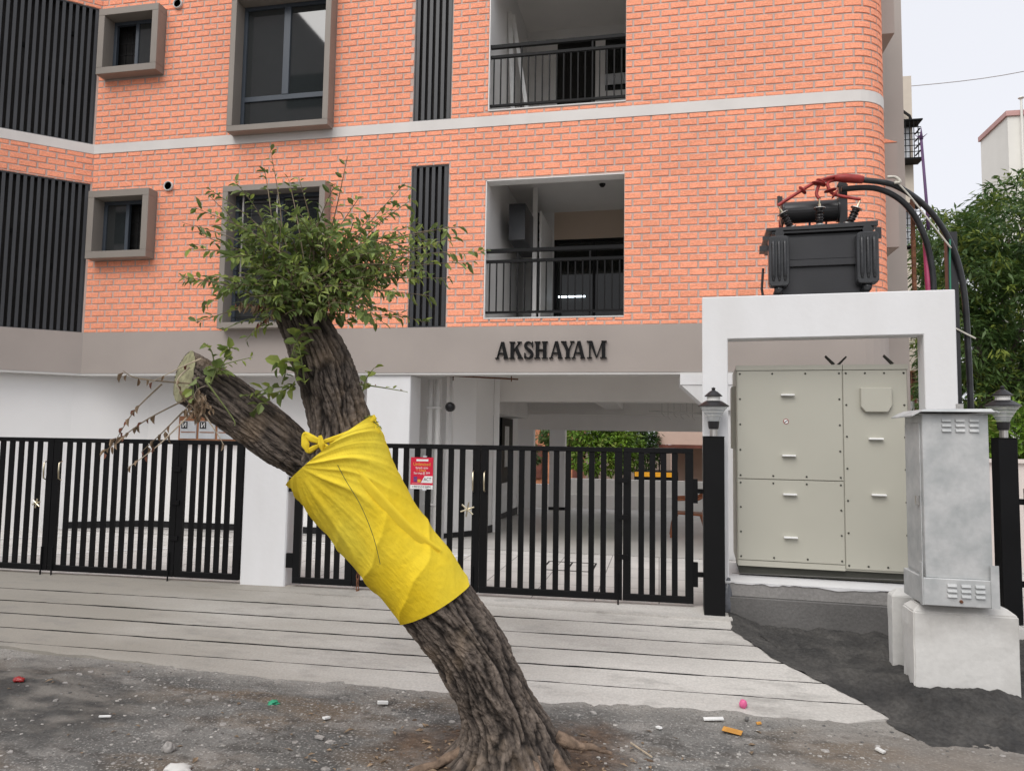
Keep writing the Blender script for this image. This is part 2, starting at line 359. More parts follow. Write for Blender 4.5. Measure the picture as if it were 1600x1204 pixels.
ramp = thing('driveway', None, None, (0, 6, 0)); tag(ramp, kind='structure')
b = B(); xs = [-12+13.5*i/90 for i in range(91)]
vs = []; fs = []
for i, x in enumerate(xs):
    for y in (6.95+GD*(x+3), 5.22): vs.append((min(x, right_edge(min(6.85, y))-.012), y, ramp_z(x, y)-.028))
for i in range(90): fs.append((2*i, 2*i+1, 2*i+3, 2*i+2))
b.add(vs, fs).build('groove_bed', 'rampd', ramp)
gy = [6.90, 6.475, 6.19, 5.92, 5.645, 5.385, None]
for k in range(6):
    vs = []; fs = []; nx = 150
    for i in range(nx+1):
        t = i/nx
        row = []
        for j in range(5):
            for_x = -11+t*12.6
            ytop = gy[k]+GD*(for_x+.5)*.9; ybot = (gy[k+1]+GD*(for_x+.5)*.9+.018+.007*fbm(for_x*6, k+3)) if gy[k+1] else low_edge(for_x)
            if k == 0: ytop = 6.97+GD*(for_x+.5)
            ytop += .003*fbm(for_x*3, k); 
            y = ytop+(ybot-ytop)*j/4
            x = -11+t*(right_edge(y)+11)
            z = ramp_z(x, y)+.004*fbm(x*1.5, y*1.5, k)
            if k == 5: z = max(z, road_z(x, y)-.012) if j == 4 else z+.004
            vs.append((x, y, z))
        vs.append((vs[-1][0], vs[-1][1]-.001, vs[-1][2]-.03)); 
    for i in range(nx):
        for j in range(5):
            a = i*6+j; fs.append((a, a+1, a+7, a+6))
    # right hand end skirt
    a = nx*6; n0 = len(vs)
    for j in range(5): vs.append((vs[a+j][0]+.004, vs[a+j][1], vs[a+j][2]-.08))
    for j in range(4): fs.append((a+j, a+j+1, n0+j+1, n0+j))
    q = B().add(vs, fs)
    if k < 5: q.mi = [1 if max(f) < nx*6+6 and any(v % 6 == 5 for v in f) else 0 for f in q.f]
    q.build('concrete_strip', ['ramp', 'rampd'], ramp)
# heap of damp grey sand beside the ramp
def sand_mat():
    m = M('damp_sand', (.072, .068, .063), .95, .15, 3.5, 1.0, 30, col2=(.032, .031, .030), fine=.22, sharp=(.35, .65)); return m
mt['sand'] = sand_mat()
def sand_z(x, y):
    t = max(0, min(1, (y-4.75)/2.0)); z = -.285+.195*t**.9
    z += .10*math.exp(-(((x-2.0)/.6)**2+((y-5.6)/.32)**2))
    e = x-right_edge(min(6.8, y)); k = max(0, min(1, e/.3)); k = k*k*(3-2*k)
    z0 = ramp_z(x, y)+.006 if y > 5.3 else road_z(x, y)+.004
    z = z0*(1-k)+z*k
    z += (.028*fbm(x*4.5, y*6, 5)+.032*abs(fbm(x*7, y*9, 1))+.010*fbm(x*22, y*20, 3))*(.25+.75*k)
    return z
vs = []; fs = []; nx, ny = 200, 150
for j in range(ny+1):
    y = 4.72+(7.2-4.72)*j/ny
    xa = right_edge(min(6.85, y))-.012+.012*fbm(y*7, 3) if y > 5.25 else right_edge(5.25)-.01+((5.25-y)/.55)**1.6*.35
    for i in range(nx+1):
        x = xa+(4.2-xa)*i/nx+(.02*fbm(y*9, 2) if i == 0 else 0)
        z = sand_z(x, y)
        if j < 30: q = j/30; z = (road_z(x, y)-.012)*(1-q)+z*q
        vs.append((x, y, z))
for j in range(ny):
    for i in range(nx):
        a = j*(nx+1)+i; fs.append((a, a+1, a+nx+2, a+nx+1))
tag(B().add(vs, fs).build('sand', 'sand', None, smooth=True), 'dark damp sand heaped between the ramp and the concrete blocks', 'sand', kind='stuff')
# paved yard behind the gate and the stilt floor sloping to the rear
def yard_mat():
    m = mt['tiles']; t = m.node_tree; N = t.nodes; L = t.links; b = N['Principled BSDF']
    src = b.inputs['Base Color'].links[0].from_socket; g = N.new('ShaderNodeNewGeometry')
    br = N.new('ShaderNodeTexBrick'); br.inputs['Scale'].default_value = 1; br.inputs['Brick Width'].default_value = .6; br.inputs['Row Height'].default_value = .6
    br.inputs['Mortar Size'].default_value = .006; br.offset = 0; L.new(g.outputs['Position'], br.inputs['Vector'])
    mx = N.new('ShaderNodeMix'); mx.data_type = 'RGBA'; L.new(br.outputs['Fac'], mx.inputs[0]); L.new(src, mx.inputs[6]); mx.inputs[7].default_value = (.22, .21, .2, 1)
    L.new(mx.outputs[2], b.inputs['Base Color'])
yard_mat()
struct('yard', B().box(-14, 14, 6.93, 9.93, -.3, 0), 'tiles')
struct('yard_edge', B().box(-14, .62, 6.70, 6.93, -.3, -.006), 'ramp')
struct('stilt_floor', B().add([(-14, 10.02, 0), (14, 10.02, 0), (14, 24, -.53), (-14, 24, -.53), (-14, 10.02, -.6), (14, 10.02, -.6)], [(0, 1, 2, 3), (4, 5, 1, 0)]), 'floor')
dr = struct('floor_drain', B().box(-14, 14, 9.93, 10.02, -.3, -.03), 'dark')
b = B()
for i in range(90): b.box(-9+i*.14, -9+i*.14+.06, 9.93, 10.02, -.028, -.004)
tag(b.build('drain_grating', 'steel', None), kind='structure')
b = B(); b.add([(-8.1, 7.5, .004), (-7.98, 7.47, .004), (-5.0, 9.75, .004), (-5.12, 9.78, .004)], [(0, 1, 2, 3)])
b.add([(-9.6, 8.6, .004), (-9.5, 8.55, .004), (-8.2, 9.6, .004), (-8.3, 9.65, .004)], [(0, 1, 2, 3)])
b.add([(-5.1, 9.70, .0041), (-4.2, 9.80, .0041), (-4.2, 9.90, .0041), (-5.1, 9.80, .0041)], [(0, 1, 2, 3)])
b.add([(-3.4, 7.9, .004), (-3.28, 7.88, .004), (-2.4, 9.4, .004), (-2.52, 9.42, .004)], [(0, 1, 2, 3)])
tag(b.build('parking_line', 'linep', None), kind='structure')
b = B()
for a in ((-1.35, -.75, 8.6, 8.62), (-1.35, -.75, 9.2, 9.22), (-1.35, -1.33, 8.62, 9.2), (-.77, -.75, 8.62, 9.2), (-1.06, -1.04, 8.62, 9.2)): b.box(a[0], a[1], a[2], a[3], 0, .006)
solo('manhole_cover', b, 'dark', 'square manhole cover with dark rim set in the paved yard', 'manhole cover')

# ================================================================== apartment building
bd = thing('apartment_building', 'orange brick apartment building on stilts with taupe beam and rounded corner', 'building', (0, 10, 0))
CX, CR, CC = -8.93, .5, (2.46, 10.5)
def wp(u, d):
    """point on the brick skin: u runs along the facade, d is how far it stands proud."""
    if u < CX:
        s = CX-u; return Vector((CX-.76*s+.65*-d*-1*0+.65*d, 10-.65*s-.76*d, 0))
    if u <= CC[0]: return Vector((u, 10-d, 0))
    a = (u-CC[0])/CR
    if a <= math.pi/2: return Vector((CC[0]+(CR+d)*math.sin(a), CC[1]-(CR+d)*math.cos(a), 0))
    return Vector((CC[0]+CR+d, CC[1]+(u-CC[0]-CR*math.pi/2), 0))
UMAX = CC[0]+CR*math.pi/2+1.0
def skin(b, u0, u1, z0, z1, d0, d1, step=.12):
    cuts = [u0]
    for c in (CX, CC[0], CC[0]+CR*math.pi/2):
        if u0 < c < u1: cuts.append(c)
    cuts.append(u1); us = []
    for a, c in zip(cuts, cuts[1:]):
        n = max(1, math.ceil((c-a)/step)) if a >= CC[0]-1e-6 and c <= CC[0]+CR*1.58 else 1
        us += [a+(c-a)*i/n for i in range(n)]
    us.append(u1); vs = []
    for u in us:
        for d, z in ((d0, z0), (d1, z0), (d1, z1), (d0, z1)):
            p = wp(u, d); vs.append((p.x, p.y, z))
    n = len(us); fs = [(4*i+k, 4*i+(k+1) % 4, 4*i+4+(k+1) % 4, 4*i+4+k) for i in range(n-1) for k in range(4)]
    fs += [(0, 1, 2, 3), (4*n-1, 4*n-2, 4*n-3, 4*n-4)]
    return b.add(vs, fs)
def rect_sub(rs, h):
    o = []
    for x0, x1, z0, z1 in rs:
        a0, a1, c0, c1 = max(x0, h[0]), min(x1, h[1]), max(z0, h[2]), min(z1, h[3])
        if a0 >= a1 or c0 >= c1: o.append((x0, x1, z0, z1)); continue
        if c0 > z0: o.append((x0, x1, z0, c0))
        if c1 < z1: o.append((x0, x1, c1, z1))
        if a0 > x0: o.append((x0, a0, c0, c1))
        if a1 < x1: o.append((a1, x1, c0, c1))
    return o
ZT = 9.1
BAL = [(-2.43, -.475, 3.20, 5.185), (-2.42, -.462, 6.215, 8.25)]
SLT = [(-3.552, -2.985, 3.085, 5.46), (-3.556, -2.975, 6.132, ZT)]
BOXW = [(-8.82, -7.74, 4.22, 5.30, .11), (-8.82, -7.74, 7.20, 8.28, .11), (-6.475, -4.81, 3.085, 5.255, .09), (-6.465, -4.81, 6.10, 8.27, .09)]
WING = [(CX-2.6, CX-.03, 3.075, 5.478), (CX-2.6, CX-.03, 6.131, 8.40)]
holes = BAL+SLT+[tuple(a[:4]) for a in BOXW]+WING
rs = [(CX-2.6, UMAX, 3.083, ZT)]
for h in holes: rs = rect_sub(rs, h)
b = B()
for r in rs: skin(b, *r, -.2, 0)
b.build('brick_wall', 'mortar', bd)
wall = [o for o in bd.children][0]
b = B(); skin(b, CX-2.6, UMAX, 5.976, 6.131, -.01, .014); b.build('white_band', 'band', bd)
# bricks: the 300 that show largest one by one, the rest joined
PITCH_X, PITCH_Z, ZREF, XREF = .2487, .0985, 5.8963, .634
holes2 = holes+[(CX-2.7, UMAX+1, 5.974, 6.133)]
pieces = []
for k in range(-29, 34):
    z1 = ZREF+k*PITCH_Z-.008; z0 = z1-PITCH_Z+.0165
    off = 0 if (k % 2) == 1 else PITCH_X/2
    i0 = math.floor((CX-2.6-XREF)/PITCH_X)-1
    for i in range(i0, 14):
        u0 = XREF+off+i*PITCH_X+.0125; u1 = u0+PITCH_X-.025
        full = (u0, u1, z0, z1)
        for sub in rect_sub([full], (-99, 99, ZT, 99)):
            ps = rect_sub([sub], (-99, 99, -9, 3.083)); ps = rect_sub(ps, (-99, CX-2.6, -9, 99)); ps = rect_sub(ps, (UMAX, 99, -9, 99))
            ps = [q for r in ps for q in (((r[0], CX-.004, r[2], r[3]), (CX+.004, r[1], r[2], r[3])) if r[0] < CX < r[1] else (r,))]
            for h in holes2: ps = rect_sub(ps, (h[0]-.006, h[1]+.006, h[2]-.004, h[3]+.004))
            for q in ps:
                if q[1]-q[0] > .02 and q[3]-q[2] > .012: pieces.append((q, q == full))
def shows(q):
    u = (q[0]+q[1])/2; z = (q[2]+q[3])/2
    if not (-1.0 < u < 2.40): return 0
    v = Vector((u, 10, z-CAM_H)); dx = v.dot(rt)/v.dot(fw); dy = v.dot(up)/v.dot(fw)
    if dx > .25 and dy < .125: return 0
    if .335 < dx < .51 and dy < .31: return 0
    if dy > .51: return 0
    return 1/v.length_squared
solo_b = sorted([p for p in pieces if p[1] and shows(p[0])], key=lambda p: -shows(p[0]))[:300]
single = set(id(p) for p in solo_b)
def brick_mesh(jit):
    b = B(); w_, h_ = (PITCH_X-.025)/2, (PITCH_Z-.0165)/2; j = lambda s=.004: rnd.uniform(-s, s)
    ov = [(-w_+j(.002), -.001, -h_), (w_+j(.002), -.001, -h_), (w_+j(.002), -.001, h_), (-w_+j(.002), -.001, h_)]
    q = .005; iv = [(-w_+q+j(.002), -.009+j(.002), -h_+q), (w_-q+j(.002), -.009+j(.002), -h_+q), (w_-q+j(.002), -.009+j(.002), h_-q+j(.001)), (-w_+q+j(.002), -.009+j(.002), h_-q+j(.001))]
    b.add(ov+iv, [(4, 5, 6, 7)]+[(i, (i+1) % 4, 4+(i+1) % 4, 4+i) for i in range(4)])
    return b.mesh('brick', 'brick')
bmesh_var = [brick_mesh(i) for i in range(14)]
for p in solo_b:
    q = p[0]; inst('brick', rnd.choice(bmesh_var), wall, Matrix.Translation(((q[0]+q[1])/2, 10-.0005, (q[2]+q[3])/2)))
b = B()
for p in pieces:
    if id(p) in single: continue
    q = p[0]; curved = q[1] > CC[0]; n = 4 if curved else 1
    vs = []; jt = rnd.uniform(-.003, .003)
    for i in range(n+1):
        u = q[0]+(q[1]-q[0])*i/n; ui = min(max(u, q[0]+.005), q[1]-.005)
        for uu, d, z in ((u, .001, q[2]), (ui, .009+jt*.7, q[2]+.005), (ui, .009+jt*.7, q[3]-.005), (u, .001, q[3])):
            w_ = wp(uu, d); vs.append((w_.x, w_.y, z))
    fs = [(4*i+k, 4*i+4+k, 4*i+5+k, 4*i+1+k) for i in range(n) for k in range(3)]+[(0, 1, 2, 3), (4*n, 4*n+3, 4*n+2, 4*n+1)]
    b.add(vs, fs)
tag(b.build('bricks', 'brick', wall), kind='stuff')
# taupe beam under the bricks, and its pale fillet
b = B(); skin(b, CX-2.6, UMAX, 2.435, 3.083, -.25, .012); b.build('beam', 'taupe', bd)
b = B(); skin(b, CX-2.6, UMAX-.6, 2.405, 2.435, -.24, .004); b.build('beam_fillet', 'fillet', bd)
# slat screens
def slat_screen(u0, u1, z0, z1, n, wd, dp, back, rim=True):
    p = B(); skin(p, u0, u1, z0, z1, -back-.03, -back); sc = p.build('slat_screen', 'slatback', bd)
    if rim:
        f = B(); t = .018
        skin(f, u0, u1, z0, z0+t, -back, -.008); skin(f, u0, u1, z1-t, z1, -back, -.008); skin(f, u0, u0+t, z0+t, z1-t, -back, -.008); skin(f, u1-t, u1, z0+t, z1-t, -back, -.008)
        f.build('screen_frame', 'slat', sc)
    me = None
    for i in range(n):
        u = u0+(u1-u0)*(i+.5)/n; c = wp(u, 0); e = wp(u+.001, 0)-c; ang = math.atan2(e.y, e.x)
        if me is None: me = B().box(-wd/2, wd/2, .012, .012+dp, -(z1-z0)/2+.02, (z1-z0)/2-.02).mesh('slat', 'slat')
        inst('slat', me, sc, Matrix.Translation((c.x, c.y, (z0+z1)/2)) @ Matrix.Rotation(ang, 4, 'Z'))
    return sc
for h in SLT: slat_screen(*h, 6, .05, .045, .11)
for h in WING:
    sc = slat_screen(*h, 28, .046, .05, .13)
    f = B()
    for du, z in ((-.55, .42), (-.75, .42), (-.95, .3), (-1.1, .62), (-.45, .78)):
        zz = h[2]+(h[3]-h[2])*z; skin(f, CX+du, CX+du+.07, zz, zz+.07, -.128, -.11)
    f.build('fixing_bracket', 'dark', sc)
# projecting window surrounds
def window(x0, x1, z0, z1, t, kind):
    d = .2; p = B()
    p.box(x0, x1, 10-d, 10+.12, z0, z0+t); p.box(x0, x1, 10-d, 10+.12, z1-t, z1)
    p.box(x0, x0+t, 10-d, 10+.12, z0+t, z1-t); p.box(x1-t, x1, 10-d, 10+.12, z0+t, z1-t)
    sr = p.build('window_surround', 'frame', bd, bev=.004)
    a0, a1, c0, c1 = x0+t, x1-t, z0+t, z1-t; Y = 10.02
    f = B(); g = .055
    f.box(a0, a1, Y, Y+.06, c0, c0+g); f.box(a0, a1, Y, Y+.06, c1-g, c1); f.box(a0, a0+g, Y, Y+.06, c0+g, c1-g); f.box(a1-g, a1, Y, Y+.06, c0+g, c1-g)
    mid = (a0+a1)/2
    if kind == 'small':
        f.box(mid-.03, mid+.03, Y+.002, Y+.058, c0+g, c1-g)
    else:
        zt = c0+(c1-c0)*.25; f.box(a0+g, a1-g, Y+.002, Y+.058, zt-.04, zt+.04); f.box(mid-.055, mid+.055, Y-.004, Y+.056, zt+.04, c1-g)
    f.build('window_frame', 'wframe', sr, bev=.004)
    if kind == 'small':
        side = 1 if z0 > 6 else -1
        q = B(); xx = (mid+.03, a1-g) if side > 0 else (a0+g, mid-.03); q.box(xx[0], xx[1], Y+.02, Y+.026, c0+g, c1-g); q.build('pane', 'glass', sr)
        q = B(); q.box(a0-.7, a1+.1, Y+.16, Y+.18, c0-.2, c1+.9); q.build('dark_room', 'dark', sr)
        q = B(); xo = (a0+g, mid-.03) if side > 0 else (mid+.03, a1-g)
        for i in range(4): zz = c0+g+(c1-c0-2*g)*(i+.5)/4; q.box(xo[0], xo[1], Y+.07, Y+.082, zz-.006, zz+.006)
        for i in range(2): xm = xo[0]+(xo[1]-xo[0])*(i+1)/3; q.box(xm-.005, xm+.005, Y+.083, Y+.093, c0+g, c1-g)
        q.build('grille', 'black', sr)
    else:
        for (p0, p1, q0, q1) in ((a0+g, mid-.055, zt+.04, c1-g), (mid+.055, a1-g, zt+.04, c1-g), (a0+g, a1-g, c0+g, zt-.04)):
            B().box(p0, p1, Y+.025, Y+.03, q0, q1).build('pane', 'glass', sr)
        if z0 < 5:
            q = B()
            for i in range(11): zz = c0+.1+(c1-c0-.2)*i/10; q.box(a0+g, a1-g, Y-.05, Y-.04, zz-.006, zz+.006)
            q.build('grille', 'black', sr); q = B()
            for xx in (a0+.18, mid): q.box(xx-.012, xx+.012, Y-.085, Y-.061, c0+.5, c1-.02)
            q.build('curtain_rod', 'steel', sr)
    return sr
for i, a in enumerate(BOXW): window(*a, 'small' if i < 2 else 'big')
# vent pipe stubs
for z in (5.37, 8.34):
    p = B(); n = 22; prof = [(.064, 0), (.077, 0), (.077, .05), (.064, .05)]
    vs = []; fs = []
    for j in range(n):
        t = 2*math.pi*j/n
        for r, y in prof: vs.append((-7.53+r*math.cos(t), 10-y, z+r*math.sin(t)))
    fs = [(4*j+k, 4*((j+1) % n)+k, 4*((j+1) % n)+(k+1) % 4, 4*j+(k+1) % 4) for j in range(n) for k in range(4)]
    vp = p.add(vs, fs).build('vent_pipe', 'fillet', bd, smooth=True)
    B().lathe([(.0, 0), (.063, 0)], (-7.53, 9.965, z), 20, (0, 1, 0)).build('pipe_bore', 'dark', vp)
# balconies
def balcony(x0, x1, z0, z1, low):
    YB = 13.0; zc = z0+(2.42 if low else 2.85); p = B()
    p.box(x0-.12, x0, 10.203, YB, z0-.02, zc); bal = p.build('balcony', 'white', bd)
    B().box(x1, x1+.12, 10.203, YB, z0-.02, zc).build('side_wall', 'white', bal)
    B().box(x0+.002, x1-.002, 10.02, YB, z0-.16, z0-.003).build('floor_slab', 'fillet', bal)
    B().box(x0-.12, x1+.12, 10.2, YB, zc, zc+.1).build('ceiling', 'ceil', bal)
    B().box(x0, x1, 9.985, 10.2, z0-.014, z0+.006).build('sill', 'fillet', bal)
    # jamb returns, pale
    j = B(); j.box(x0, x0+.012, 9.99, 10.2, z0+.006, z1); j.box(x0, x1, 9.99, 10.2, z1-.01, z1); j.build('opening_reveal', 'white', bal)
    xd = -1.87 if low else -1.85
    B().box(x0, xd, YB-.02, YB+.1, z0, zc).build('rear_wall', 'white', bal)
    B().box(xd, x1, YB-.02, YB+.1, z0+(1.92 if low else 2.62), zc).build('rear_lintel', 'warm' if low else 'white', bal)
    if low:
        gl = B().box(xd, x1, YB+.02, YB+.03, z0, z0+1.92).build('sliding_door', 'glassin', bal)
        f = B(); f.box(xd, xd+.05, YB, YB+.05, z0, z0+1.92); f.box((xd+x1)/2, (xd+x1)/2+.05, YB, YB+.05, z0, z0+1.87); f.box(xd+.05, x1, YB, YB+.05, z0+1.87, z0+1.92); f.build('door_frame', 'black', gl)
        B().box(-2.28, -2.02, 10.9, 12.0, 4.56, 5.13).build('wall_cabinet', 'slat', bal, bev=.004)
        B().box(-2.03, -1.96, 11.62, 11.68, z0, zc).build('door_post', 'white', bal)
        gr = B(); gr.box(-1.955, -1.935, 11.68, 11.70, z0, z0+2.02); gr.box(-1.955, -1.935, 12.9, 12.92, z0, z0+2.02)
        for i in range(15): zz = z0+.02+i*.142; gr.box(-1.953, -1.937, 11.70, 12.9, zz, zz+.018)
        gr.build('grille_gate', 'black', bal)
        B().box(-1.93, -1.90, 11.7, 12.95, z0, z0+2.05).build('door_leaf', 'white', bal)
        # glowing bar set before the glass as the painted reflection of a tube lamp
        B().box(-1.78, -1.30, YB-.03, YB-.012, z0+.86, z0+.885).build('tube_lamp_reflection', 'tube', bal)
    else:
        B().box(xd, xd+.70, YB, YB+.1, z0, z0+2.62).build('door_opening', 'dark', bal)
        B().box(xd+.70, x1, YB-.01, YB+.1, z0, z0+1.62).build('window_wall', 'white', bal)
        B().box(xd+.70, xd+.88, YB-.01, YB+.1, z0+1.62, z0+2.62).build('window_pier', 'white', bal)
        B().box(xd+.88, x1, YB+.01, YB+.02, z0+1.62, z0+2.62).build('window_pane', 'glassin', bal)
        B().box(xd+.88, x1-.05, YB-.04, YB-.02, z0+1.72, z0+1.92).build('notice_board', 'silver', bal)
        pl = B(); pl.beam((-2.28, 11.2, z0+.02), (-2.38, 11.2, z0+2.2), .07, .02, (1, 0, 0)); pl.beam((-2.0, 11.25, z0+.02), (-2.33, 11.22, z0+2.15), .06, .02, (1, 0, 0)); pl.build('leaning_plank', 'paperw', bal)
    B().lathe([(.03, -.05), (.05, -.02), (.05, 0)], (-.9, 11.6, zc-.0), 10).build('ceiling_hook', 'dark', bal)
    # railing
    yr = 10.06; q = B(); q.box(x0, x1, yr-.025, yr+.025, z0+.945, z0+1.0); ra = q.build('railing', 'black', bal, bev=.004)
    for za, zb in ((.80, .84), (.075, .105)): B().box(x0, x1, yr-.02, yr+.02, z0+za, z0+zb).build('rail', 'black', ra)
    me = B().box(-.009, .009, -.009, .009, -.3475, .3475).mesh('baluster', 'black')
    n = 19
    for i in range(n):
        x = x0+(x1-x0)*(i+.6)/(n+.2)
        inst('baluster', me, ra, Matrix.Translation((x, yr, z0+.4525)))
    for t in (.24, .76): B().box(x0+(x1-x0)*t-.012, x0+(x1-x0)*t+.012, yr-.012, yr+.012, z0+.006, z0+.075).box(x0+(x1-x0)*t-.012, x0+(x1-x0)*t+.012, yr-.012, yr+.012, z0+.84, z0+.945).build('rail_post', 'black', ra)
for i, h in enumerate(BAL): balcony(*h, i == 0)
# side return: taupe wall beyond the rounded corner with stepped ledges
b = B(); b.box(2.95, 4.01, 13, 13.4, .0, ZT); b.build('side_wall', 'taupe', bd)
b = B(); b.box(2.955, 3.36, 11.2, 12.99, 7.5, ZT); b.build('side_ledge', 'taupe', bd)
b = B(); b.box(2.955, 3.36, 11.2, 12.99, 4.33, 5.86); b.build('side_ledge', 'taupe', bd)
b = B(); b.hexa([(2.956, 11.19, 5.862), (3.36, 11.19, 5.862), (3.36, 12.98, 5.862), (2.956, 12.98, 5.862)], [(2.956, 11.19, 6.02), (2.97, 11.19, 6.0), (2.97, 12.98, 6.0), (2.956, 12.98, 6.02)]); b.build('ledge_top', 'brick', bd)
# building core that keeps daylight out from behind
for q in ((-9.2, -2.6, 10.7), (-.3, 2.9, 10.7), (-2.6, -.3, 13.2), (-13, -9.2, 11.5)): B().box(q[0], q[1], q[2], 13.7, 2.95, ZT).build('core', 'ceil', bd)
b = B(); b.add([(CX-.1, 10.24, 2.9), (2.9, 10.24, 2.9), (2.9, 20.4, 2.9), (CX-.1, 20.4, 2.9), (CX-2.2, 8.6, 2.9), (-13, 8.6, 2.9), (-13, 20.4, 2.9)], [(0, 1, 2, 3), (0, 3, 6, 5, 4)])
b.build('soffit', 'ceil', bd)
b = B(); b.box(CX-2.3, 2.95, 10.21, 13.7, ZT, ZT+.2); b.build('roof', 'taupe', bd)
# ground floor walls, piers, beams
def wallpath(name, pts, z0, z1, t, mat, par):
    b = B()
    for (xa, ya), (xb, yb) in zip(pts, pts[1:]):
        a, c = Vector((xa, ya, 0)), Vector((xb, yb, 0)); d = (c-a).normalized(); n = Vector((-d.y, d.x, 0))
        if n.y < 0: n = -n
        q = [a, c, c+n*t, a+n*t]; b.hexa([(v.x, v.y, z0) for v in q], [(v.x, v.y, z1) for v in q])
    return b.build(name, mat, par)
LP = [(-4.1, 10.75), (-8.25, 10.72), (-9.2, 10.14)]
wl = wallpath('stilt_wall', LP, -.02, 2.95, .15, 'white', bd)
LS = [(-4.1, 10.735), (-8.245, 10.705), (-9.19, 10.125)]
wallpath('skirting', LS, 0, .10, .012, 'skirt', wl)
wallpath('stilt_wall', [(-9.2, 10.14), (-12.3, 7.49)], -.02, 2.95, .15, 'white', bd)
b = B(); b.box(-4.16, -3.495, 10.03, 10.5, 0, 2.404); pr = b.build('pier', 'portal', bd, bev=.01)
RW = [(-3.52, 11.80), (-3.45, 13.05), (-3.45, 15.2), (-3.39, 17.7)]
def slope(y): return -.038*(y-10.02)
w2 = wallpath('stilt_wall', [(-3.3, 11.2), (-2.95, 11.75), (-2.85, 12.6)], -.1, 2.95, .1, 'white', bd)
wallpath('stilt_wall', [(-2.85, 12.62), (-3.42, 15.2)], -.3, 2.95, .1, 'white', bd)
wallpath('stilt_wall', [(-3.44, 15.0), (-3.39, 17.7)], -.4, 2.95, .12, 'white', bd)
wallpath('skirting', [(-3.285, 11.18), (-2.935, 11.74), (-2.835, 12.6)], -.1, .03, .012, 'skirt', w2)
wallpath('skirting', [(-3.40, 15.0), (-3.37, 17.7)], -.4, -.12, .012, 'skirt', w2)
b = B(); b.box(-3.40, -3.30, 13.3, 13.95, -.2, 1.95); b.build('stilt_door', 'doorgrey', bd)
b = B(); b.box(-3.62, -3.30, 14.6, 14.75, -.3, 2.6); b.build('grey_column', 'greyp', bd)
b = B(); b.box(-3.40, -3.355, 15.7, 16.9, .55, 1.98); sw = b.build('stilt_window', 'black', bd)
B().box(-3.356, -3.35, 16.0, 16.45, .9, 1.8).build('pane', 'silver', sw)
for x in (-3.42, -3.30):
    b = B(); b.tube([(x, 10.75, -.02), (x, 10.75, 2.4)], .045, 10)
    for z in (.5, 1.35, 1.95): b.box(x-.06, x+.06, 10.69, 10.81, z, z+.03)
    b.build('drain_pipe', 'fillet', bd, smooth=False)
B().box(-4.1, -3.22, 11.25, 11.35, -.1, 2.9).build('stilt_wall', 'white', bd)
b = B(); b.lathe([(.0, 0), (.07, .01), (.075, .08), (.05, .12), (.0, .13)], (-3.10, 10.78, 1.98), 12, (0, -1, 0)); b.build('wall_lamp', 'lampb', bd)
for (y0, y1, zb) in ((12.9, 13.3, 2.19), (16.9, 17.3, 2.11), (20.0, 20.35, 1.79)): B().box(-4.2, 2.9, y0, y1, zb, 2.897).build('stilt_beam', 'ceil', bd)
for x, zb in ((-1.2, 2.22), (-3.4, 2.0)): B().box(x, x+.4, 13.302, 16.898, zb, 2.896).build('stilt_cross_beam', 'ceil', bd)
b = B(); b.box(-2.95, -2.52, 20.05, 20.35, -.45, 1.79); pl = b.build('stilt_pillar', 'white', bd)
B().box(-2.96, -2.51, 20.03, 20.36, -.40, -.30).build('skirting', 'skirt', pl)
b = B(); b.box(-4.2, -3.39, 20.05, 20.3, -.5, 2.9); b.build('stilt_wall', 'white', bd)
b = B(); b.box(.66, 1.1, 10.02, 10.6, 0, 2.404); pr2 = b.build('pier', 'portal', bd)
b = B(); b.box(.27, 1.15, 9.93, 10.55, 2.26, 2.402); b.hexa([(.64, 9.96, 1.93), (1.12, 9.96, 1.93), (1.12, 10.5, 1.93), (.64, 10.5, 1.93)], [(.28, 9.94, 2.258), (1.14, 9.94, 2.258), (1.14, 10.5, 2.258), (.28, 10.5, 2.258)])
b.build('pier_capital', 'portal', pr2)
b = B(); b.box(2.4, 2.9, 10.1, 10.6, 0, 2.40); b.build('pier', 'portal', bd)
b = B()
for i in range(9): b.tube([(.05+.12*i, 14.5+.3*(i % 3), 2.5), (.05+.12*i, 14.5+.3*(i % 3), 2.05-.05*(i % 2)), (.10+.12*i, 14.5+.3*(i % 3), 2.0-.05*(i % 2))], .008, 5)
b.tube([(-.2, 14.6, 2.1), (1.2, 14.9, 2.06)], .012, 6)
b.build('ceiling_hangers', 'steel', bd)
b = B()
for i in range(2): b.tube([(-3.2+.9*i, 11.2+.2*i, 2.9), (-3.2+.9*i, 11.2+.2*i, 2.42)], .01, 5)
b.tube([(-3.3, 11.2, 2.5), (-2.2, 11.45, 2.46)], .013, 6); b.build('ceiling_pipe', 'rust', bd)
# letterboxes on the stilt wall
lb = thing('letterbox_cabinet', 'wooden letterbox cabinet with pale doors on the white wall behind the gate', 'letterbox', (-7.1, 10.7100, 1.38))
B().box(-7.62, -6.2, 10.6300, 10.7300, 1.38, 1.80).build('cabinet_body', 'woodc', lb, bev=.004)
for i in range(4):
    x = -7.58+i*.335; d = B().box(x, x+.29, 10.6150, 10.6320, 1.44, 1.72).build('letterbox_door', 'silver', lb)
    B().box(x+.02, x+.13, 10.6100, 10.6145, 1.60, 1.71).build('sticker', 'sticker', d)
    s = B(); s.add([(x+.045, 10.6085, 1.62), (x+.06, 10.6085, 1.62), (x+.11, 10.6085, 1.695), (x+.095, 10.6085, 1.695)], [(0, 1, 2, 3)])
    s.box(x+.045, x+.055, 10.6070, 10.6090, 1.62, 1.695); s.box(x+.1, x+.11, 10.6070, 10.6090, 1.62, 1.695); s.build('letter', 'paperw', d)
    B().box(x+.02, x+.28, 10.6080, 10.6150, 1.535, 1.55).build('slot', 'woodc', d)

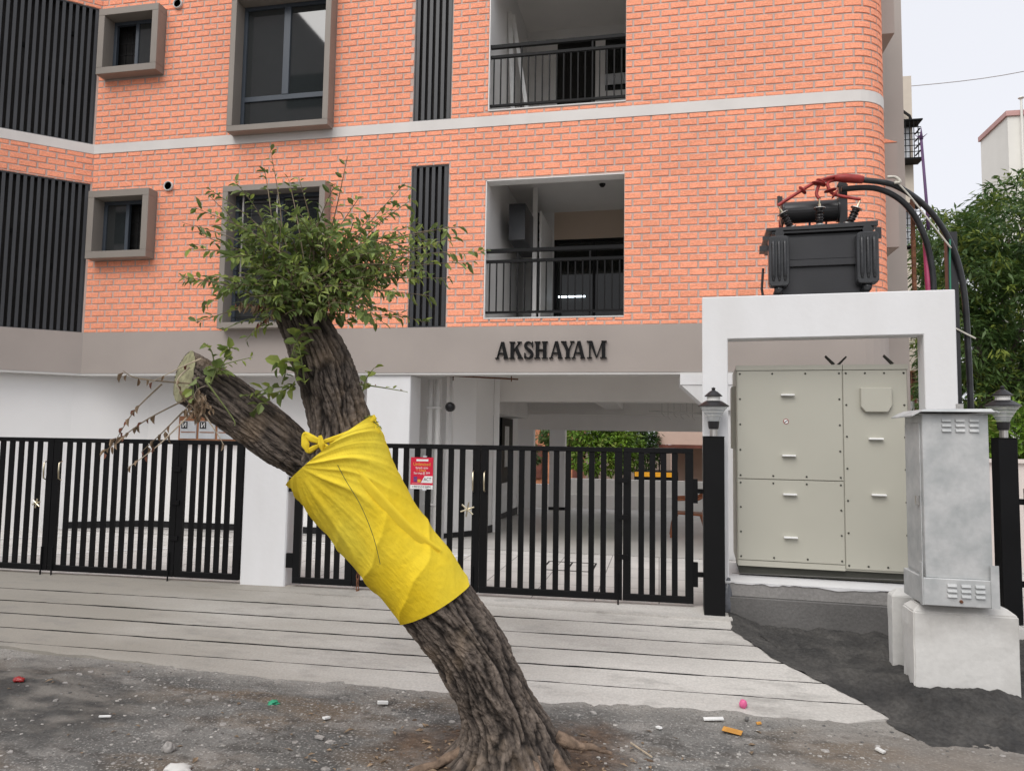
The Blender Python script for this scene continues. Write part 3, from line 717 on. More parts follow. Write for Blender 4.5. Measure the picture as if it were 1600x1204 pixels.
# name letters on the beam
sg = thing('name_sign', 'black serif letters AKSHAYAM fixed on the taupe beam', 'sign', (-1.47, 9.985, 2.62))
LZ, LH = 2.622, .237
def letter(ch, x0, wd):
    st = .032; th = .013; b = B(); k = [0]
    def quad(pts):
        k[0] += 1; e = .0012*k[0]
        b.prism([(x0+p[0]*wd, LZ+p[1]*LH) for p in pts], lambda u, v, q: (u, q, v), 9.955-e, 9.988-e*.2)
    def ser(cx, y, w_=.30):
        h = th/LH
        quad([(cx-w_/2, y), (cx+w_/2, y), (cx+w_/2, y+h), (cx-w_/2, y+h)])
    T = .046/wd; t = .018/wd; h = th/LH
    if ch == 'A':
        quad([(.5-t*.6, 1), (.5+t*.3, 1), (.16+t*.4, h), (.16-t*.5, h)]); quad([(.44, 1.0), (.44+T*.85, 1.0), (.84+T*.5, h), (.84-T*.6, h)]); quad([(.27, .28), (.70, .28), (.68, .36), (.30, .36)])
        ser(.15, 0, .30); ser(.83, 0, .36)
    if ch == 'K':
        quad([(.22-T/2, h), (.22+T/2, h), (.22+T/2, 1-h), (.22-T/2, 1-h)]); quad([(.3, .40), (.3, .50), (.74, 1-h), (.84, 1-h)]); quad([(.40, .58), (.40+T*.9, .66), (.98, h), (.98-T*1.2, h)])
        ser(.22, 0, .42); ser(.22, 1-h, .42); ser(.83, 0, .38); ser(.76, 1-h, .32)
    if ch == 'H':
        for cx in (.23, .77): quad([(cx-T/2, h), (cx+T/2, h), (cx+T/2, 1-h), (cx-T/2, 1-h)]); ser(cx, 0, .44); ser(cx, 1-h, .44)
        quad([(.25, .47), (.75, .47), (.75, .55), (.25, .55)])
    if ch == 'Y':
        quad([(.5-T/2, h), (.5+T/2, h), (.5+T/2, .48), (.5-T/2, .48)]); quad([(.5-T*.5, .44), (.5+T*.5, .44), (.2+T*.6, 1-h), (.2-T*.5, 1-h)]); quad([(.5+T*.05, .46), (.5+T*.5, .44), (.85, 1-h), (.78, 1-h)])
        ser(.5, 0, .42); ser(.2, 1-h, .40); ser(.82, 1-h, .32)
    if ch == 'M':
        quad([(.14-t*.5, h), (.14+t*.5, h), (.14+t*.5, 1-h), (.14-t*.5, 1-h)]); quad([(.85-T/2, h), (.85+T/2, h), (.85+T/2, 1-h), (.85-T/2, 1-h)])
        quad([(.10, 1), (.10+T*1.0, 1), (.50+T*.15, .05), (.50-T*.25, .05)]); quad([(.78, 1), (.80+t*.3, 1), (.50+T*.10, .05), (.48, .05)])
        ser(.13, 0, .26); ser(.85, 0, .34); ser(.10, 1-h, .24); ser(.88, 1-h, .28)
    if ch == 'S':
        P = [(.86, .74), (.80, .86), (.66, .95), (.48, .975), (.30, .94), (.18, .83), (.19, .70), (.32, .60), (.52, .51), (.72, .41), (.83, .28), (.79, .14), (.64, .045), (.45, .025), (.27, .07), (.17, .18), (.13, .30)]
        W_ = [.3, .35, .45, .6, .8, 1, 1.15, 1.3, 1.4, 1.3, 1.15, 1, .75, .6, .5, .4, .35]
        for i in range(len(P)-1):
            a, c = Vector((P[i][0]*wd, P[i][1]*LH)), Vector((P[i+1][0]*wd, P[i+1][1]*LH)); d = (c-a).normalized(); n = Vector((-d.y, d.x))
            wa, wb = W_[i]*.017, W_[i+1]*.017; a2 = a-d*.002; c2 = c+d*.002
            quad([((p.x)/wd, p.y/LH) for p in (a2+n*wa, a2-n*wa, c2-n*wb, c2+n*wb)])
        quad([(.80, .68), (.90, .68), (.90, 1.0), (.84, 1.0)]); quad([(.10, 0), (.16, 0), (.20, .33), (.10, .33)])
    return b
SP = [('A', -2.245, .185), ('K', -2.048, .19), ('S', -1.845, .145), ('H', -1.695, .19), ('A', -1.487, .185), ('Y', -1.325, .19), ('A', -1.178, .185), ('M', -.966, .262)]
for ch, x, wd in SP: letter(ch, x, wd).build('letter', 'black', sg)

# ================================================================== gate
GA = math.atan(.0277)
GM = Matrix.Translation((0, 6.972, 0)) @ Matrix.Rotation(GA, 4, 'Z')
ZB, ZG = .05, 1.445
slat_me = {}
def leaf(x0, x1, n, label, name='gate_leaf', stile=.072, wide=()):
    th_ = thing(name, label, 'gate', GM @ Vector(((x0+x1)/2, 0, ZB)), 'black metal gate leaves across the driveway', GA)
    r = B(GM); r.box(x0, x1, -.02, .02, ZG-.045, ZG); r.build('top_rail', 'black', th_, bev=.003)
    r = B(GM); r.box(x0, x1, -.02, .02, ZB, ZB+.06); r.build('bottom_rail', 'black', th_, bev=.003)
    for xx in (x0, x1-stile): B(GM).box(xx, xx+stile, -.019, .019, ZB+.06, ZG-.045).build('stile', 'black', th_)
    h = ZG-ZB-.105
    if 'm' not in slat_me: slat_me['m'] = B().box(-.026, .026, -.012, .012, -h/2, h/2).mesh('slat', 'black')
    for i in range(n):
        x = x0+stile+(x1-x0-2*stile)*(i+.93)/(n+.86)
        inst('slat', slat_me['m'], th_, GM @ Matrix.Translation((x, 0, (ZB+.06+ZG-.045)/2)))
    return th_
L1 = leaf(-9.9, -6.345, 29, 'black barred gate leaf at the far left edge of the driveway')
L2 = leaf(-6.338, -4.875, 11, 'wide black gate leaf left of the white gate pier, with brass pull handle')
L3 = leaf(-4.868, -4.15, 5, 'narrow black gate leaf hung directly on the white gate pier')
L4 = leaf(-3.575, -2.955, 4, 'narrow black gate leaf right of the white pier, half behind the yellow cloth')
L5 = leaf(-2.948, -1.688, 9, 'black gate leaf carrying the red poster')
L6 = leaf(-1.681, -.335, 10, 'black gate leaf right of the star latch with ten bars')
L7 = leaf(-.328, .305, 4, 'narrow black gate leaf hinged to the black lamp post')
for lf, xs in ((L1, -6.405), (L2, -6.275), (L2, -4.925), (L5, -1.74), (L6, -.37)):
    B(GM).tube([(xs, -.03, .3), (xs, -.03, -.06)], .008, 6).build('drop_bolt', 'black', lf)
for lf, xs in ((L2, -4.88), (L6, -.33), (L4, -2.97)):
    for z in (.42, .78, 1.12): B(GM).box(xs-.045, xs+.045, -.032, -.0205, z, z+.045).build('hinge', 'black', lf)
for z in (.2, .95):
    q = B(GM); q.box(.306, .345, -.015, .015, z, z+.22); q.box(.3455, .42, -.02, .02, z+.09, z+.13); q.build('hinge', 'black', L7)
    q = B(GM); q.box(-3.645, -3.576, -.02, .02, z, z+.14); q.build('hinge', 'black', L4)
def pull(lf, x):
    q = B(GM); q.tube([(x, -.03, 1.0), (x, -.07, 1.02), (x, -.075, 1.10), (x, -.07, 1.18), (x, -.03, 1.2)], [.006, .007, .009, .007, .006], 8); q.build('pull_handle', 'brass', lf, smooth=True)
pull(L5, -1.745); pull(L6, -1.635); pull(L1, -6.40); pull(L2, -6.22)
q = B(GM)
for a in (20, 80, 140): q.tube([(-1.80-.07*math.cos(R(a)), -.035, .83-.07*math.sin(R(a))), (-1.80+.07*math.cos(R(a)), -.035, .83+.07*math.sin(R(a)))], .008, 6)
q.build('star_latch', 'brass', L5)
q = B(GM)
for a in (20, 80, 140): q.tube([(-6.50-.05*math.cos(R(a)), -.035, .75-.05*math.sin(R(a))), (-6.50+.05*math.cos(R(a)), -.035, .75+.05*math.sin(R(a)))], .007, 6)
q.build('star_latch', 'brass', L1)
gp = solo('gate_pier', B(GM).box(-4.135, -3.65, -.02, .36, -.03, 1.455), 'portal', 'white plastered gate pier between the two gates, under the sawn limb', 'pier', bev=.012)
ch = B()
for i in range(6):
    z = .23-i*.055; ch.tube([(-2.88+.012*math.cos(t)*(1 if i % 2 else .3), 6.86+.012*math.cos(t)*(.3 if i % 2 else 1), z-.027+.034*math.sin(t)) for t in [k*math.pi/4 for k in range(9)]], .006, 5, False)
solo('rusty_chain', ch, 'rust', 'short rusty chain hanging from the gate beside the yellow cloth', 'chain')
# lamp posts
def lamp(x, y, zb, label, sc=1):
    t = thing('post_lamp', label, 'lamp', (x, y, zb), 'lanterns on the black gate posts')
    B().lathe([(.035*sc, 0), (.035*sc, .07*sc)], (x, y, zb), 14).build('collar', 'steel', t, smooth=False)
    B().lathe([(.045*sc, .07*sc), (.05*sc, .09*sc), (.056*sc, .145*sc)], (x, y, zb), 18).build('socket', 'lampb', t)
    n = 20; prof = [(.05, .146), (.07, .19), (.105, .25), (.14, .29)]; b = B()
    b.tube([(x, y, zb+h*sc) for r, h in prof], [r*sc for r, h in prof], n, False); b.build('lamp_glass', 'lampg', t)
    b = B()
    for k in range(6): b.lathe([(.022*sc, .16*sc+k*.02*sc), (.03*sc, .165*sc+k*.02*sc), (.022*sc, .17*sc+k*.02*sc)], (x, y, zb), 10)
    b.build('louvre_core', 'lampw', t)
    b = B()
    for h, r in ((.20, .078), (.235, .098), (.265, .12)):
        b.tube([(x+r*sc*math.cos(2*math.pi*i/20), y+r*sc*math.sin(2*math.pi*i/20), zb+h*sc) for i in range(21)], .002, 4, False)
    b.build('glass_ring', 'lampw', t)
    B().lathe([(.145*sc, .288*sc), (.15*sc, .295*sc), (.10*sc, .33*sc), (.075*sc, .345*sc)], (x, y, zb), 24).build('shade', 'lampb', t)
    B().lathe([(.062*sc, .345*sc), (.062*sc, .39*sc)], (x, y, zb), 18).build('neck', 'lampw', t)
    B().lathe([(.083*sc, .388*sc), (.085*sc, .395*sc), (.04*sc, .435*sc), (.015*sc, .45*sc), (.02*sc, .47*sc), (.0, .48*sc)], (x, y, zb), 20).build('cap', 'lampb', t)
def post(x, y, z0, z1, wd, label):
    t = thing('gate_post', label, 'post', (x, y, z0), 'black steel gate posts')
    B().box(x-wd/2, x+wd/2, y-wd/2, y+wd/2, z0, z1-.006).build('shaft', 'black', t, bev=.004)
    B().box(x-wd/2-.004, x+wd/2+.004, y-wd/2-.004, y+wd/2+.004, z1-.006, z1).build('cap_plate', 'black', t)
post(.478, 6.885, -.05, 1.56, .178, 'black square gate post between the gate and the white portal'); lamp(.478, 6.84, 1.56, 'lantern with stepped black cap in front of the white portal', .92)
post(2.955, 7.17, -.2, 1.585, .15, 'black square gate post to the right of the galvanised cabinet'); lamp(2.955, 7.17, 1.585, 'lantern with stepped black cap beside the leafy trees', .95)
bg_ = B(); 
for i in range(9):
    a = i/8; bg_.v
bm_pts = [(.60, 6.95, -.02), (.585, 6.95, .08), (.59, 6.955, .2), (.615, 6.965, .30)]
solo('plastic_bag', B().tube(bm_pts, [.05, .065, .05, .012], 10), 'plasticbag', 'crumpled grey plastic bag tucked at the foot of the gate post', 'bag', smooth=True)
# right hand gate, only its hinge edge in view
rg = thing('gate_leaf', 'black gate leaf at the right edge of the driveway beyond the concrete block', 'gate', (3.12, 7.16, 0), 'black metal gate leaves across the driveway')
B().box(3.12, 3.17, 7.14, 7.18, .02, 1.42).build('stile', 'black', rg); B().box(3.17, 4.6, 7.14, 7.18, 1.37, 1.42).build('top_rail', 'black', rg); B().box(3.17, 4.6, 7.14, 7.18, .02, .08).build('bottom_rail', 'black', rg)
for i in range(11): B().box(3.25+.12*i, 3.295+.12*i, 7.148, 7.172, .08, 1.37).build('slat', 'black', rg)
for z in (.25, .95): B().box(3.03, 3.119, 7.14, 7.17, z+.06, z+.11).box(3.08, 3.118, 7.13, 7.139, z, z+.2).build('hinge', 'black', rg)

# poster tied to the gate
pt = thing('poster', 'red printed poster with a white corner hung on the gate bars', 'poster', GM @ Vector((-2.30, -.03, 1.0)), None, GA)
PX, PZ, PW, PH = -2.375, 1.012, .225, .305
def pq(x0, x1, z0, z1, y): return [(PX+x0*PW, y, PZ+z0*PH), (PX+x1*PW, y, PZ+z0*PH), (PX+x1*PW, y, PZ+z1*PH), (PX+x0*PW, y, PZ+z1*PH)]
B(GM).box(PX, PX+PW, -.030, -.026, PZ, PZ+PH).build('poster_sheet', 'posterr', pt)
def pad(name, x0, x1, z0, z1, mat, y=-.0312, sl=0):
    v = pq(x0, x1, z0, z1, y); v[3] = (v[3][0]+sl*PW, v[3][1], v[3][2]); B(GM).add(v, [(0, 1, 2, 3)]).build(name, mat, pt)
pad('number_strip', 0, 1, 0, .125, 'paperw'); pad('logo_panel', .47, .985, .195, .41, 'paperw', sl=.16); pad('banner', .25, .78, .875, .94, 'paperw')
pad('picture', .14, .30, .22, .39, 'purpp'); pad('picture', .32, .46, .215, .30, 'gold')
def text(s, x, z, h, mat, wid=None, par=pt, fr=None, y=-.0325, align='CENTER'):
    cu = bpy.data.curves.new('txt', 'FONT'); cu.body = s; cu.size = 1; cu.align_x = align; cu.resolution_u = 2
    o = bpy.data.objects.new('txt', cu); COL.objects.link(o); dg = bpy.context.evaluated_depsgraph_get(); me = bpy.data.meshes.new_from_object(o.evaluated_get(dg))
    bpy.data.objects.remove(o); xs = [v.co.x for v in me.vertices]; W0 = max(xs)-min(xs)
    sx = wid/W0 if wid else h; cx = (max(xs)+min(xs))/2
    me.transform(Matrix(((sx, 0, 0, x-cx*sx), (0, 0, -1, y), (0, h, 0, z), (0, 0, 0, 1))))
    me.transform((fr or GM)); me.transform(wm(par).inverted()); me.materials.clear(); me.materials.append(mt[mat])
    q = bpy.data.objects.new('lettering', me); COL.objects.link(q); q.parent = par
px = lambda a: PX+a*PW
pz = lambda a: PZ+a*PH
text('Unlimited', px(.5), pz(.735), .045, 'gold', .17); text('Speeds upto', px(.5), pz(.64), .030, 'paperw', .125); text('1 Gbps', px(.48), pz(.555), .032, 'gold', .09)
text('Starting @ 599', px(.5), pz(.47), .030, 'paperw', .16); text('ACT', px(.76), pz(.26), .045, 'sticker', .075); text('+9025032891', px(.5), pz(.035), .030, 'sticker', .19)
pad('strip_line', .06, .55, .165, .172, 'paperw')
for za, zb in ((1.0, 1.05), (-.05, 0)): B(GM).box(px(.55), px(.71), -.034, -.013, pz(za), pz(zb)).build('tape', 'silver', pt)

# ================================================================== transformer yard: portal, cabinet, plinth
PM = Matrix.Translation((.39, 6.998, 0)) @ Matrix.Rotation(R(-3), 4, 'Z')
po = thing('portal_frame', 'white plastered portal frame standing around the grey-green switchgear cabinet', 'frame', (.39, 6.998, .27), None, R(-3))
poly = [(0, .27), (.228, .27), (.228, 2.455), (1.858, 2.465), (1.858, .27), (2.112, .27), (2.112, 2.852), (0, 2.852)]
b = B(PM)
b.prism(poly, lambda u, v, q: (u, q, v), 0, .2); b.build('arch', 'portal', po, bev=.007)
pn = thing('plinth', 'stepped cement plinth under the white portal frame', 'plinth', (.5, 6.9, -.1), None, R(-3))
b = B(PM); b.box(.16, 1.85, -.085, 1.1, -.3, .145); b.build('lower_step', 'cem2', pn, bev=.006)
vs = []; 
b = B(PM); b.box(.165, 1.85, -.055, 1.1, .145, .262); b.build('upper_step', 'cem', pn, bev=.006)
vs = []; fs = []; n = 60
for i in range(n+1):
    x = .17+1.68*i/n; lo = .268-.03*abs(fbm(x*4, 2))-.03*max(0, fbm(x*2.3, 8))
    vs += [(x, -.062, lo), (x, -.064, .275), (x, 1.0, .275)]
for i in range(n): fs += [(3*i, 3*i+3, 3*i+4, 3*i+1), (3*i+1, 3*i+4, 3*i+5, 3*i+2)]
B(PM).add(vs, fs).build('limewash_edge', 'portal', pn)
# switchgear cabinet
CM = Matrix.Translation((.715, 7.235, 0)) @ Matrix.Rotation(R(-3), 4, 'Z')
cb = thing('switchgear_cabinet', 'large grey-green riveted switchgear cabinet inside the white portal', 'cabinet', (.715, 7.235, .27), None, R(-3))
W1, WT, H0, H1 = .932, 1.475, .372, 2.23
B(CM).box(.02, WT-.02, .04, .8, .29, H0).build('base_channel', 'cab2', cb)
B(CM).box(.0, WT, .012, .85, H0, H1).build('carcass', 'cab', cb, bev=.004)
for z in (H0+.02,): B(CM).tube([(-.05, -.02, .30), (1.5, -.02, .325)], .0035, 6).build('earth_strip', 'cem2', cb)
def panel(x0, x1, z0, z1, nx_, nz_, rows=True):
    p = B(CM).box(x0, x1, -.004, .011, z0, z1).build('panel', 'cab', cb, bev=.003)
    s = B(CM)
    pts = set()
    for i in range(nz_+1):
        for xx in (x0+.025, x1-.025): pts.add((xx, z0+.03+(z1-z0-.06)*i/nz_))
    for i in range(nx_+1):
        for zz in (z0+.03, z1-.03): pts.add((x0+.025+(x1-x0-.05)*i/nx_, zz))
    for xx, zz in pts: s.lathe([(.0095, 0), (.008, .006), (.002, .008)], (xx, -.004, zz), 8, (0, -1, 0))
    s.build('rivets', 'cab2', p).__setitem__('kind', 'stuff')
    return p
pA = panel(.008, W1-.004, 1.175, H1-.045, 3, 4); pB = panel(.008, W1-.004, H0+.055, 1.167, 3, 3); pC = panel(W1+.004, WT-.008, H0+.02, H1-.045, 3, 6)
b = B(CM); b.box(-.004, W1-.003, -.012, .011, H1-.042, H1+.004); b.box(W1+.003, WT+.004, -.012, .011, H1-.042, H1+.004); b.build('top_flashing', 'cab', cb)
b = B(CM); b.box(.008, W1-.004, -.007, .011, H0, H0+.05); b.build('bottom_flashing', 'cab', cb)
def hnd(p, x, z): B(CM).box(x-.06, x+.06, -.045, -.0045, z-.008, z+.008).build('handle', 'paperw', p, bev=.003)
hnd(pA, .455, 1.955); hnd(pA, .46, 1.395); hnd(pB, .465, 1.04); hnd(pB, .468, .65); hnd(pC, 1.2, 1.56); hnd(pC, 1.215, 1.06)
b = B(CM); b.prism([(1.075, 2.02), (1.335, 2.02), (1.335, 1.86), (1.30, 1.80), (1.115, 1.80), (1.075, 1.85)], lambda u, v, q: (u, q, v), -.05, -.0045); b.build('vent_hood', 'cab', pC, bev=.006)
b = B(CM); b.lathe([(.025, 0), (.025, .001)], (.44, -.0045, 1.71), 20, (0, -1, 0)); d_ = b.build('warning_badge', 'redp', pA)
B(CM).lathe([(.019, 0), (.019, .001)], (.44, -.0062, 1.71), 20, (0, -1, 0)).build('badge_face', 'paperw', pA)
B(CM).beam((.425, -.0085, 1.70), (.455, -.0085, 1.72), .006, .001, (0, 0, 1)).build('badge_bolt', 'sticker', pA)
b = B(CM); b.box(-.035, 0, .2, .5, 1.45, 2.05); b.build('side_box', 'cab', cb)
for x, z in ((.86, 2.25), (1.36, 2.25)):
    B(CM).prism([(x-.06, z+.07), (x-.05, z+.085), (x+.03, z+.005), (x+.01, z-.01)], lambda u, v, q: (u, q, v), .1, .13).build('lifting_lug', 'cab2', cb)
B(CM).prism([(1.0, 2.32), (.99, 2.33), (.91, 2.25), (.93, 2.24)], lambda u, v, q: (u, q, v), .14, .17).build('lifting_lug', 'cab2', cb)
# transformer on its platform behind the lintel
TM = Matrix.Translation((1.0, 7.20, 0)) @ Matrix.Rotation(R(-3), 4, 'Z')
st = thing('steel_platform', 'dark steel platform carrying the transformer behind the white lintel', 'platform', (1.5, 7.6, .27), None, R(-3))
for x, y in ((-.52, .12), (-.52, .95), (1.49, .12), (1.72, .95)): B(TM).box(x-.05, x+.05, y-.05, y+.05, .0, 2.70).build('leg', 'tx', st)
for q in ((-.57, 1.44, .07, .17, 2.701, 2.84), (-.57, 1.77, .90, 1.0, 2.701, 2.84), (.05, .15, .171, .899, 2.71, 2.838), (.85, .95, .171, .899, 2.71, 2.838)): B(TM).box(*q).build('girder', 'tx', st)
tr = thing('transformer', 'black oil-filled transformer with three bushings above the white portal', 'transformer', (1.5, 7.6, 2.845), None, R(-3))
b = B(TM); b.box(.14, .86, .12, .85, 2.90, 3.50); b.build('tank', 'tx', tr, bev=.006)
b = B(TM); b.box(.17, .83, .085, .119, 3.18, 3.245); b.build('tank_stiffener', 'tx', tr, bev=.004)
b = B(TM); b.box(.18, .82, .095, .119, 3.246, 3.47); b.build('tank_panel', 'tx', tr, bev=.004)
b = B(TM); b.box(.05, .95, .07, .92, 3.501, 3.525); b.hexa([(.0, .05, 3.526), (.98, .05, 3.526), (.98, .95, 3.526), (.0, .95, 3.526)], [(.0, .05, 3.555), (.98, .05, 3.575), (.98, .95, 3.575), (.0, .95, 3.555)]); b.build('lid', 'tx', tr, bev=.003)
b = B(TM); b.box(.10, .16, .1, .9, 2.846, 2.90); b.box(.80, .86, .1, .9, 2.846, 2.90); b.build('skid', 'tx', tr)
for x in (.015, .785):
    wd = .185; rd = B(TM); z0, z1 = 2.98, 3.46
    rd.prism([(x, z0+.03), (x+.02, z0), (x+wd-.02, z0), (x+wd, z0+.03), (x+wd, z1-.02), (x+wd-.02, z1), (x+.02, z1), (x, z1-.02)], lambda u, v, q: (u, q, v), -.01, .10)
    ro = rd.build('radiator', 'tx2', tr, bev=.008)
    f = B(TM)
    for k in range(3):
        xx = x+.04+k*.052; f.tube([(xx, -.012, z0+.05), (xx, -.016, z0+.1), (xx, -.016, z1-.08), (xx, -.012, z1-.04)], [.010, .017, .017, .010], 8)
    f.build('radiator_rib', 'tx2', ro, smooth=True)
    B(TM).lathe([(.042, 0), (.042, .06)], (x+wd/2+.01, .10, z1+.035), 16, (0, -1, 0)).build('header_pipe', 'tx', ro)
    B(TM).tube([(x+wd/2, .06, z0+.01), (x+wd/2, .05, z0-.03), (x+wd/2-.02, .12, z0-.075)], [.05, .04, .035], 10).build('drain_elbow', 'tx2', ro, smooth=True)
b = B(TM); b.box(-.06, .04, .1, .13, 3.35, 3.40); b.build('side_bracket', 'tx', tr); B(TM).box(-.03, .04, .1, .13, 3.46, 3.49).build('side_bracket', 'tx', tr); B(TM).tube([(-.02, .2, 3.2), (-.035, .2, 3.0), (-.02, .2, 2.9)], .012, 6).build('drain_pipe', 'tx', tr)
b = B(TM); b.box(.955, 1.0, .02, .05, 3.40, 3.50); b.build('lifting_eye', 'tx', tr)
b = B(TM); b.lathe([(.11, 0), (.13, .012), (.13, .025), (.108, .03), (.108, .52), (.118, .525), (.118, .54), (.0, .545)], (.17, .45, 3.81), 26, (1, 0, 0)); cn = b.build('conservator', 'tx', tr)
b = B(TM); b.box(.715, .79, .42, .50, 3.57, 4.05); b.hexa([(.70, .43, 4.052), (.80, .43, 4.052), (.80, .49, 4.052), (.70, .49, 4.052)], [(.715, .43, 4.09), (.755, .43, 4.12), (.755, .49, 4.12), (.715, .49, 4.09)]); b.build('conservator_bracket', 'tx', tr)
b = B(TM); b.box(.16, .19, .43, .47, 3.92, 3.98); b.tube([(.155, .45, 3.9), (.155, .45, 3.99)], .015, 6); b.build('filler_cap', 'tx', tr)
def bushing(x, tilt):
    base = Vector((x, .22, 3.50)); ax = Vector((math.sin(tilt), -.05, math.cos(tilt))).normalized()
    q = B(TM); prof = [(.05, 0), (.05, .06), (.042, .062)]
    q.lathe(prof, base, 16, ax); bo = q.build('bushing', 'porc', tr)
    q = B(TM); pr_ = []
    for k in range(6): pr_ += [(.03, .10+k*.028), (.043 if k in (1, 4) else .037, .108+k*.028), (.036, .114+k*.028), (.03, .12+k*.028)]
    q.lathe(pr_, base, 16, ax); q.build('shed', 'porc', bo)
    q = B(TM)
    for hh in (.07, .10, .265): q.lathe([(.055, hh), (.055, hh+.008)], base, 14, ax)
    q.build('clamp_ring', 'steel', bo)
    q = B(TM); q.lathe([(.014, .27), (.014, .31), (.007, .312), (.007, .36)], base, 8, ax); q.build('terminal', 'brass', bo)
    return TM @ (base+ax*.36)
tA, tB, tC = bushing(.29, R(-28)), bushing(.50, 0), bushing(.72, R(24))
tail = Vector((1.56, 7.45, 4.03))
b = B()
def curve(ps, n=14):
    ps = [Vector(p) for p in ps]; o = []
    for i in range(len(ps)-1):
        p0, p1, p2, p3 = ps[max(i-1, 0)], ps[i], ps[i+1], ps[min(i+2, len(ps)-1)]
        for k in range(n):
            t = k/n; o.append(.5*((2*p1)+(-p0+p2)*t+(2*p0-5*p1+4*p2-p3)*t*t+(-p0+3*p1-3*p2+p3)*t**3))
    return o+[ps[-1]]
b.tube(curve([tA, (1.30, 7.38, 3.92), (1.48, 7.40, 4.03), (1.66, 7.42, 4.085), (1.80, 7.43, 4.07)]), .016, 8)
b.tube(curve([tB, (1.49, 7.40, 3.92), (1.53, 7.41, 4.02), (1.66, 7.44, 4.075), (1.80, 7.45, 4.06)]), .016, 8)
b.tube(curve([tC, (1.66, 7.40, 3.90), (1.60, 7.40, 3.97), (1.61, 7.43, 4.04), (1.72, 7.45, 4.065), (1.80, 7.45, 4.055)]), .016, 8)
b.tube([(1.66, 7.43, 4.075), (1.76, 7.435, 4.07), (1.87, 7.435, 4.055), (1.92, 7.44, 4.045)], [.03, .044, .042, .036], 10)
def skirt(c, ax, r): b.lathe([(.018, -.012), (r, -.004), (r*.95, .004), (.018, .012)], c, 16, ax)
skirt((1.36, 7.385, 3.955), (.7, 0, .6), .05); skirt((1.50, 7.40, 4.02), (.2, 0, 1), .06); skirt((1.535, 7.41, 4.03), (.6, .1, .7), .055); skirt((1.615, 7.40, 3.945), (-.2, 0, 1), .06); skirt((1.655, 7.40, 3.905), (.8, 0, -.5), .05)
solo('cable_termination', b, 'red', 'red heat-shrink cable tails with skirts feeding the transformer bushings', 'cable', smooth=True)
def cable(name, pts, r, mat, label, grp=None, cat='cable'):
    return solo(name, B().tube(curve(pts), r, 10), mat, label, cat, grp, smooth=True)
cable('power_cable', [(1.92, 7.44, 4.045), (2.21, 7.46, 3.98), (2.50, 7.5, 3.76), (2.72, 7.56, 3.42), (2.83, 7.6, 3.0), (2.87, 7.64, 2.4), (2.885, 7.66, 1.7), (2.885, 7.66, -.05)], .027, 'cable', 'thick black cable bowing out furthest right from the red tails', 'cables from the transformer')
cable('power_cable', [(1.74, 7.5, 3.985), (2.05, 7.5, 3.975), (2.30, 7.52, 3.83), (2.47, 7.55, 3.55), (2.565, 7.6, 3.15), (2.57, 7.64, 2.6), (2.60, 7.7, 1.2), (2.60, 7.7, -.05)], .028, 'cable', 'thick black cable curving down from the oil drum, inside the larger arc', 'cables from the transformer')
b = B(); b.box(2.70, 2.79, 7.60, 7.68, -.1, 3.55); b.build
solo('steel_channel', b, 'tx', 'dark upright steel channel beside the right leg of the portal', 'post')
solo('steel_channel', B().box(2.40, 2.43, 7.62, 7.66, 2.6, 3.9), 'rust', 'slim brown upright steel angle left of the magenta pipe', 'post')
solo('earth_pipe', B().tube([(2.72, 8.28, 4.74), (2.775, 8.33, 4.0), (2.79, 8.35, 3.78)], [.014, .016, .018], 8).tube([(2.72, 8.28, 4.74), (2.722, 8.28, 4.87)], [.02, .002], 6)
     .tube([(2.72, 8.28, 4.75), (2.66, 8.28, 4.79)], [.008, .002], 5).tube([(2.72, 8.28, 4.75), (2.78, 8.28, 4.80)], [.008, .002], 5), 'purple', 'thin dark purple pole with spiked tip rising above the cables', 'pole', smooth=True)
solo('magenta_pipe', B().tube([(2.52, 7.62, 3.48), (2.545, 7.64, 2.86), (2.56, 7.64, 2.3)], [.028, .03, .03], 10), 'conduit', 'magenta pipe standing behind the right end of the lintel', 'pipe', smooth=True)
solo('earth_wire', B().tube(curve([(2.69, 7.5, 3.45), (2.69, 7.52, 3.2), (2.69, 7.53, 2.7)]), .008, 6), 'greenw', 'thin green wire beside the dark steel channel', 'wire')
solo('guy_rope', B().tube(curve([(2.20, 7.42, 4.02), (2.33, 7.43, 3.86), (2.50, 7.45, 3.62), (2.69, 7.48, 3.36)]), .008, 6).tube(curve([(2.13, 7.41, 4.05), (2.2, 7.41, 4.045), (2.24, 7.41, 4.0), (2.19, 7.41, 3.99)]), .014, 6), 'rope', 'pale rope tied around the outer black cable', 'rope', smooth=True)
solo('cable_tie', B().tube([(2.74, 7.585, 2.62), (2.84, 7.585, 2.56), (2.92, 7.60, 2.52)], .008, 6), 'rope', 'white tie holding the outer cable to the steel channel', 'tie')
solo('hanging_cord', B().box(1.475, 1.495, 7.72, 7.73, 3.57, 3.80), 'blue', 'short blue cord behind the middle bushing', 'cord')
solo('hanging_cord', B().box(1.635, 1.65, 7.72, 7.73, 3.57, 3.80).box(1.20, 1.24, 7.78, 7.8, 3.56, 3.78), 'red', 'short red leads behind the transformer drum', 'cord')

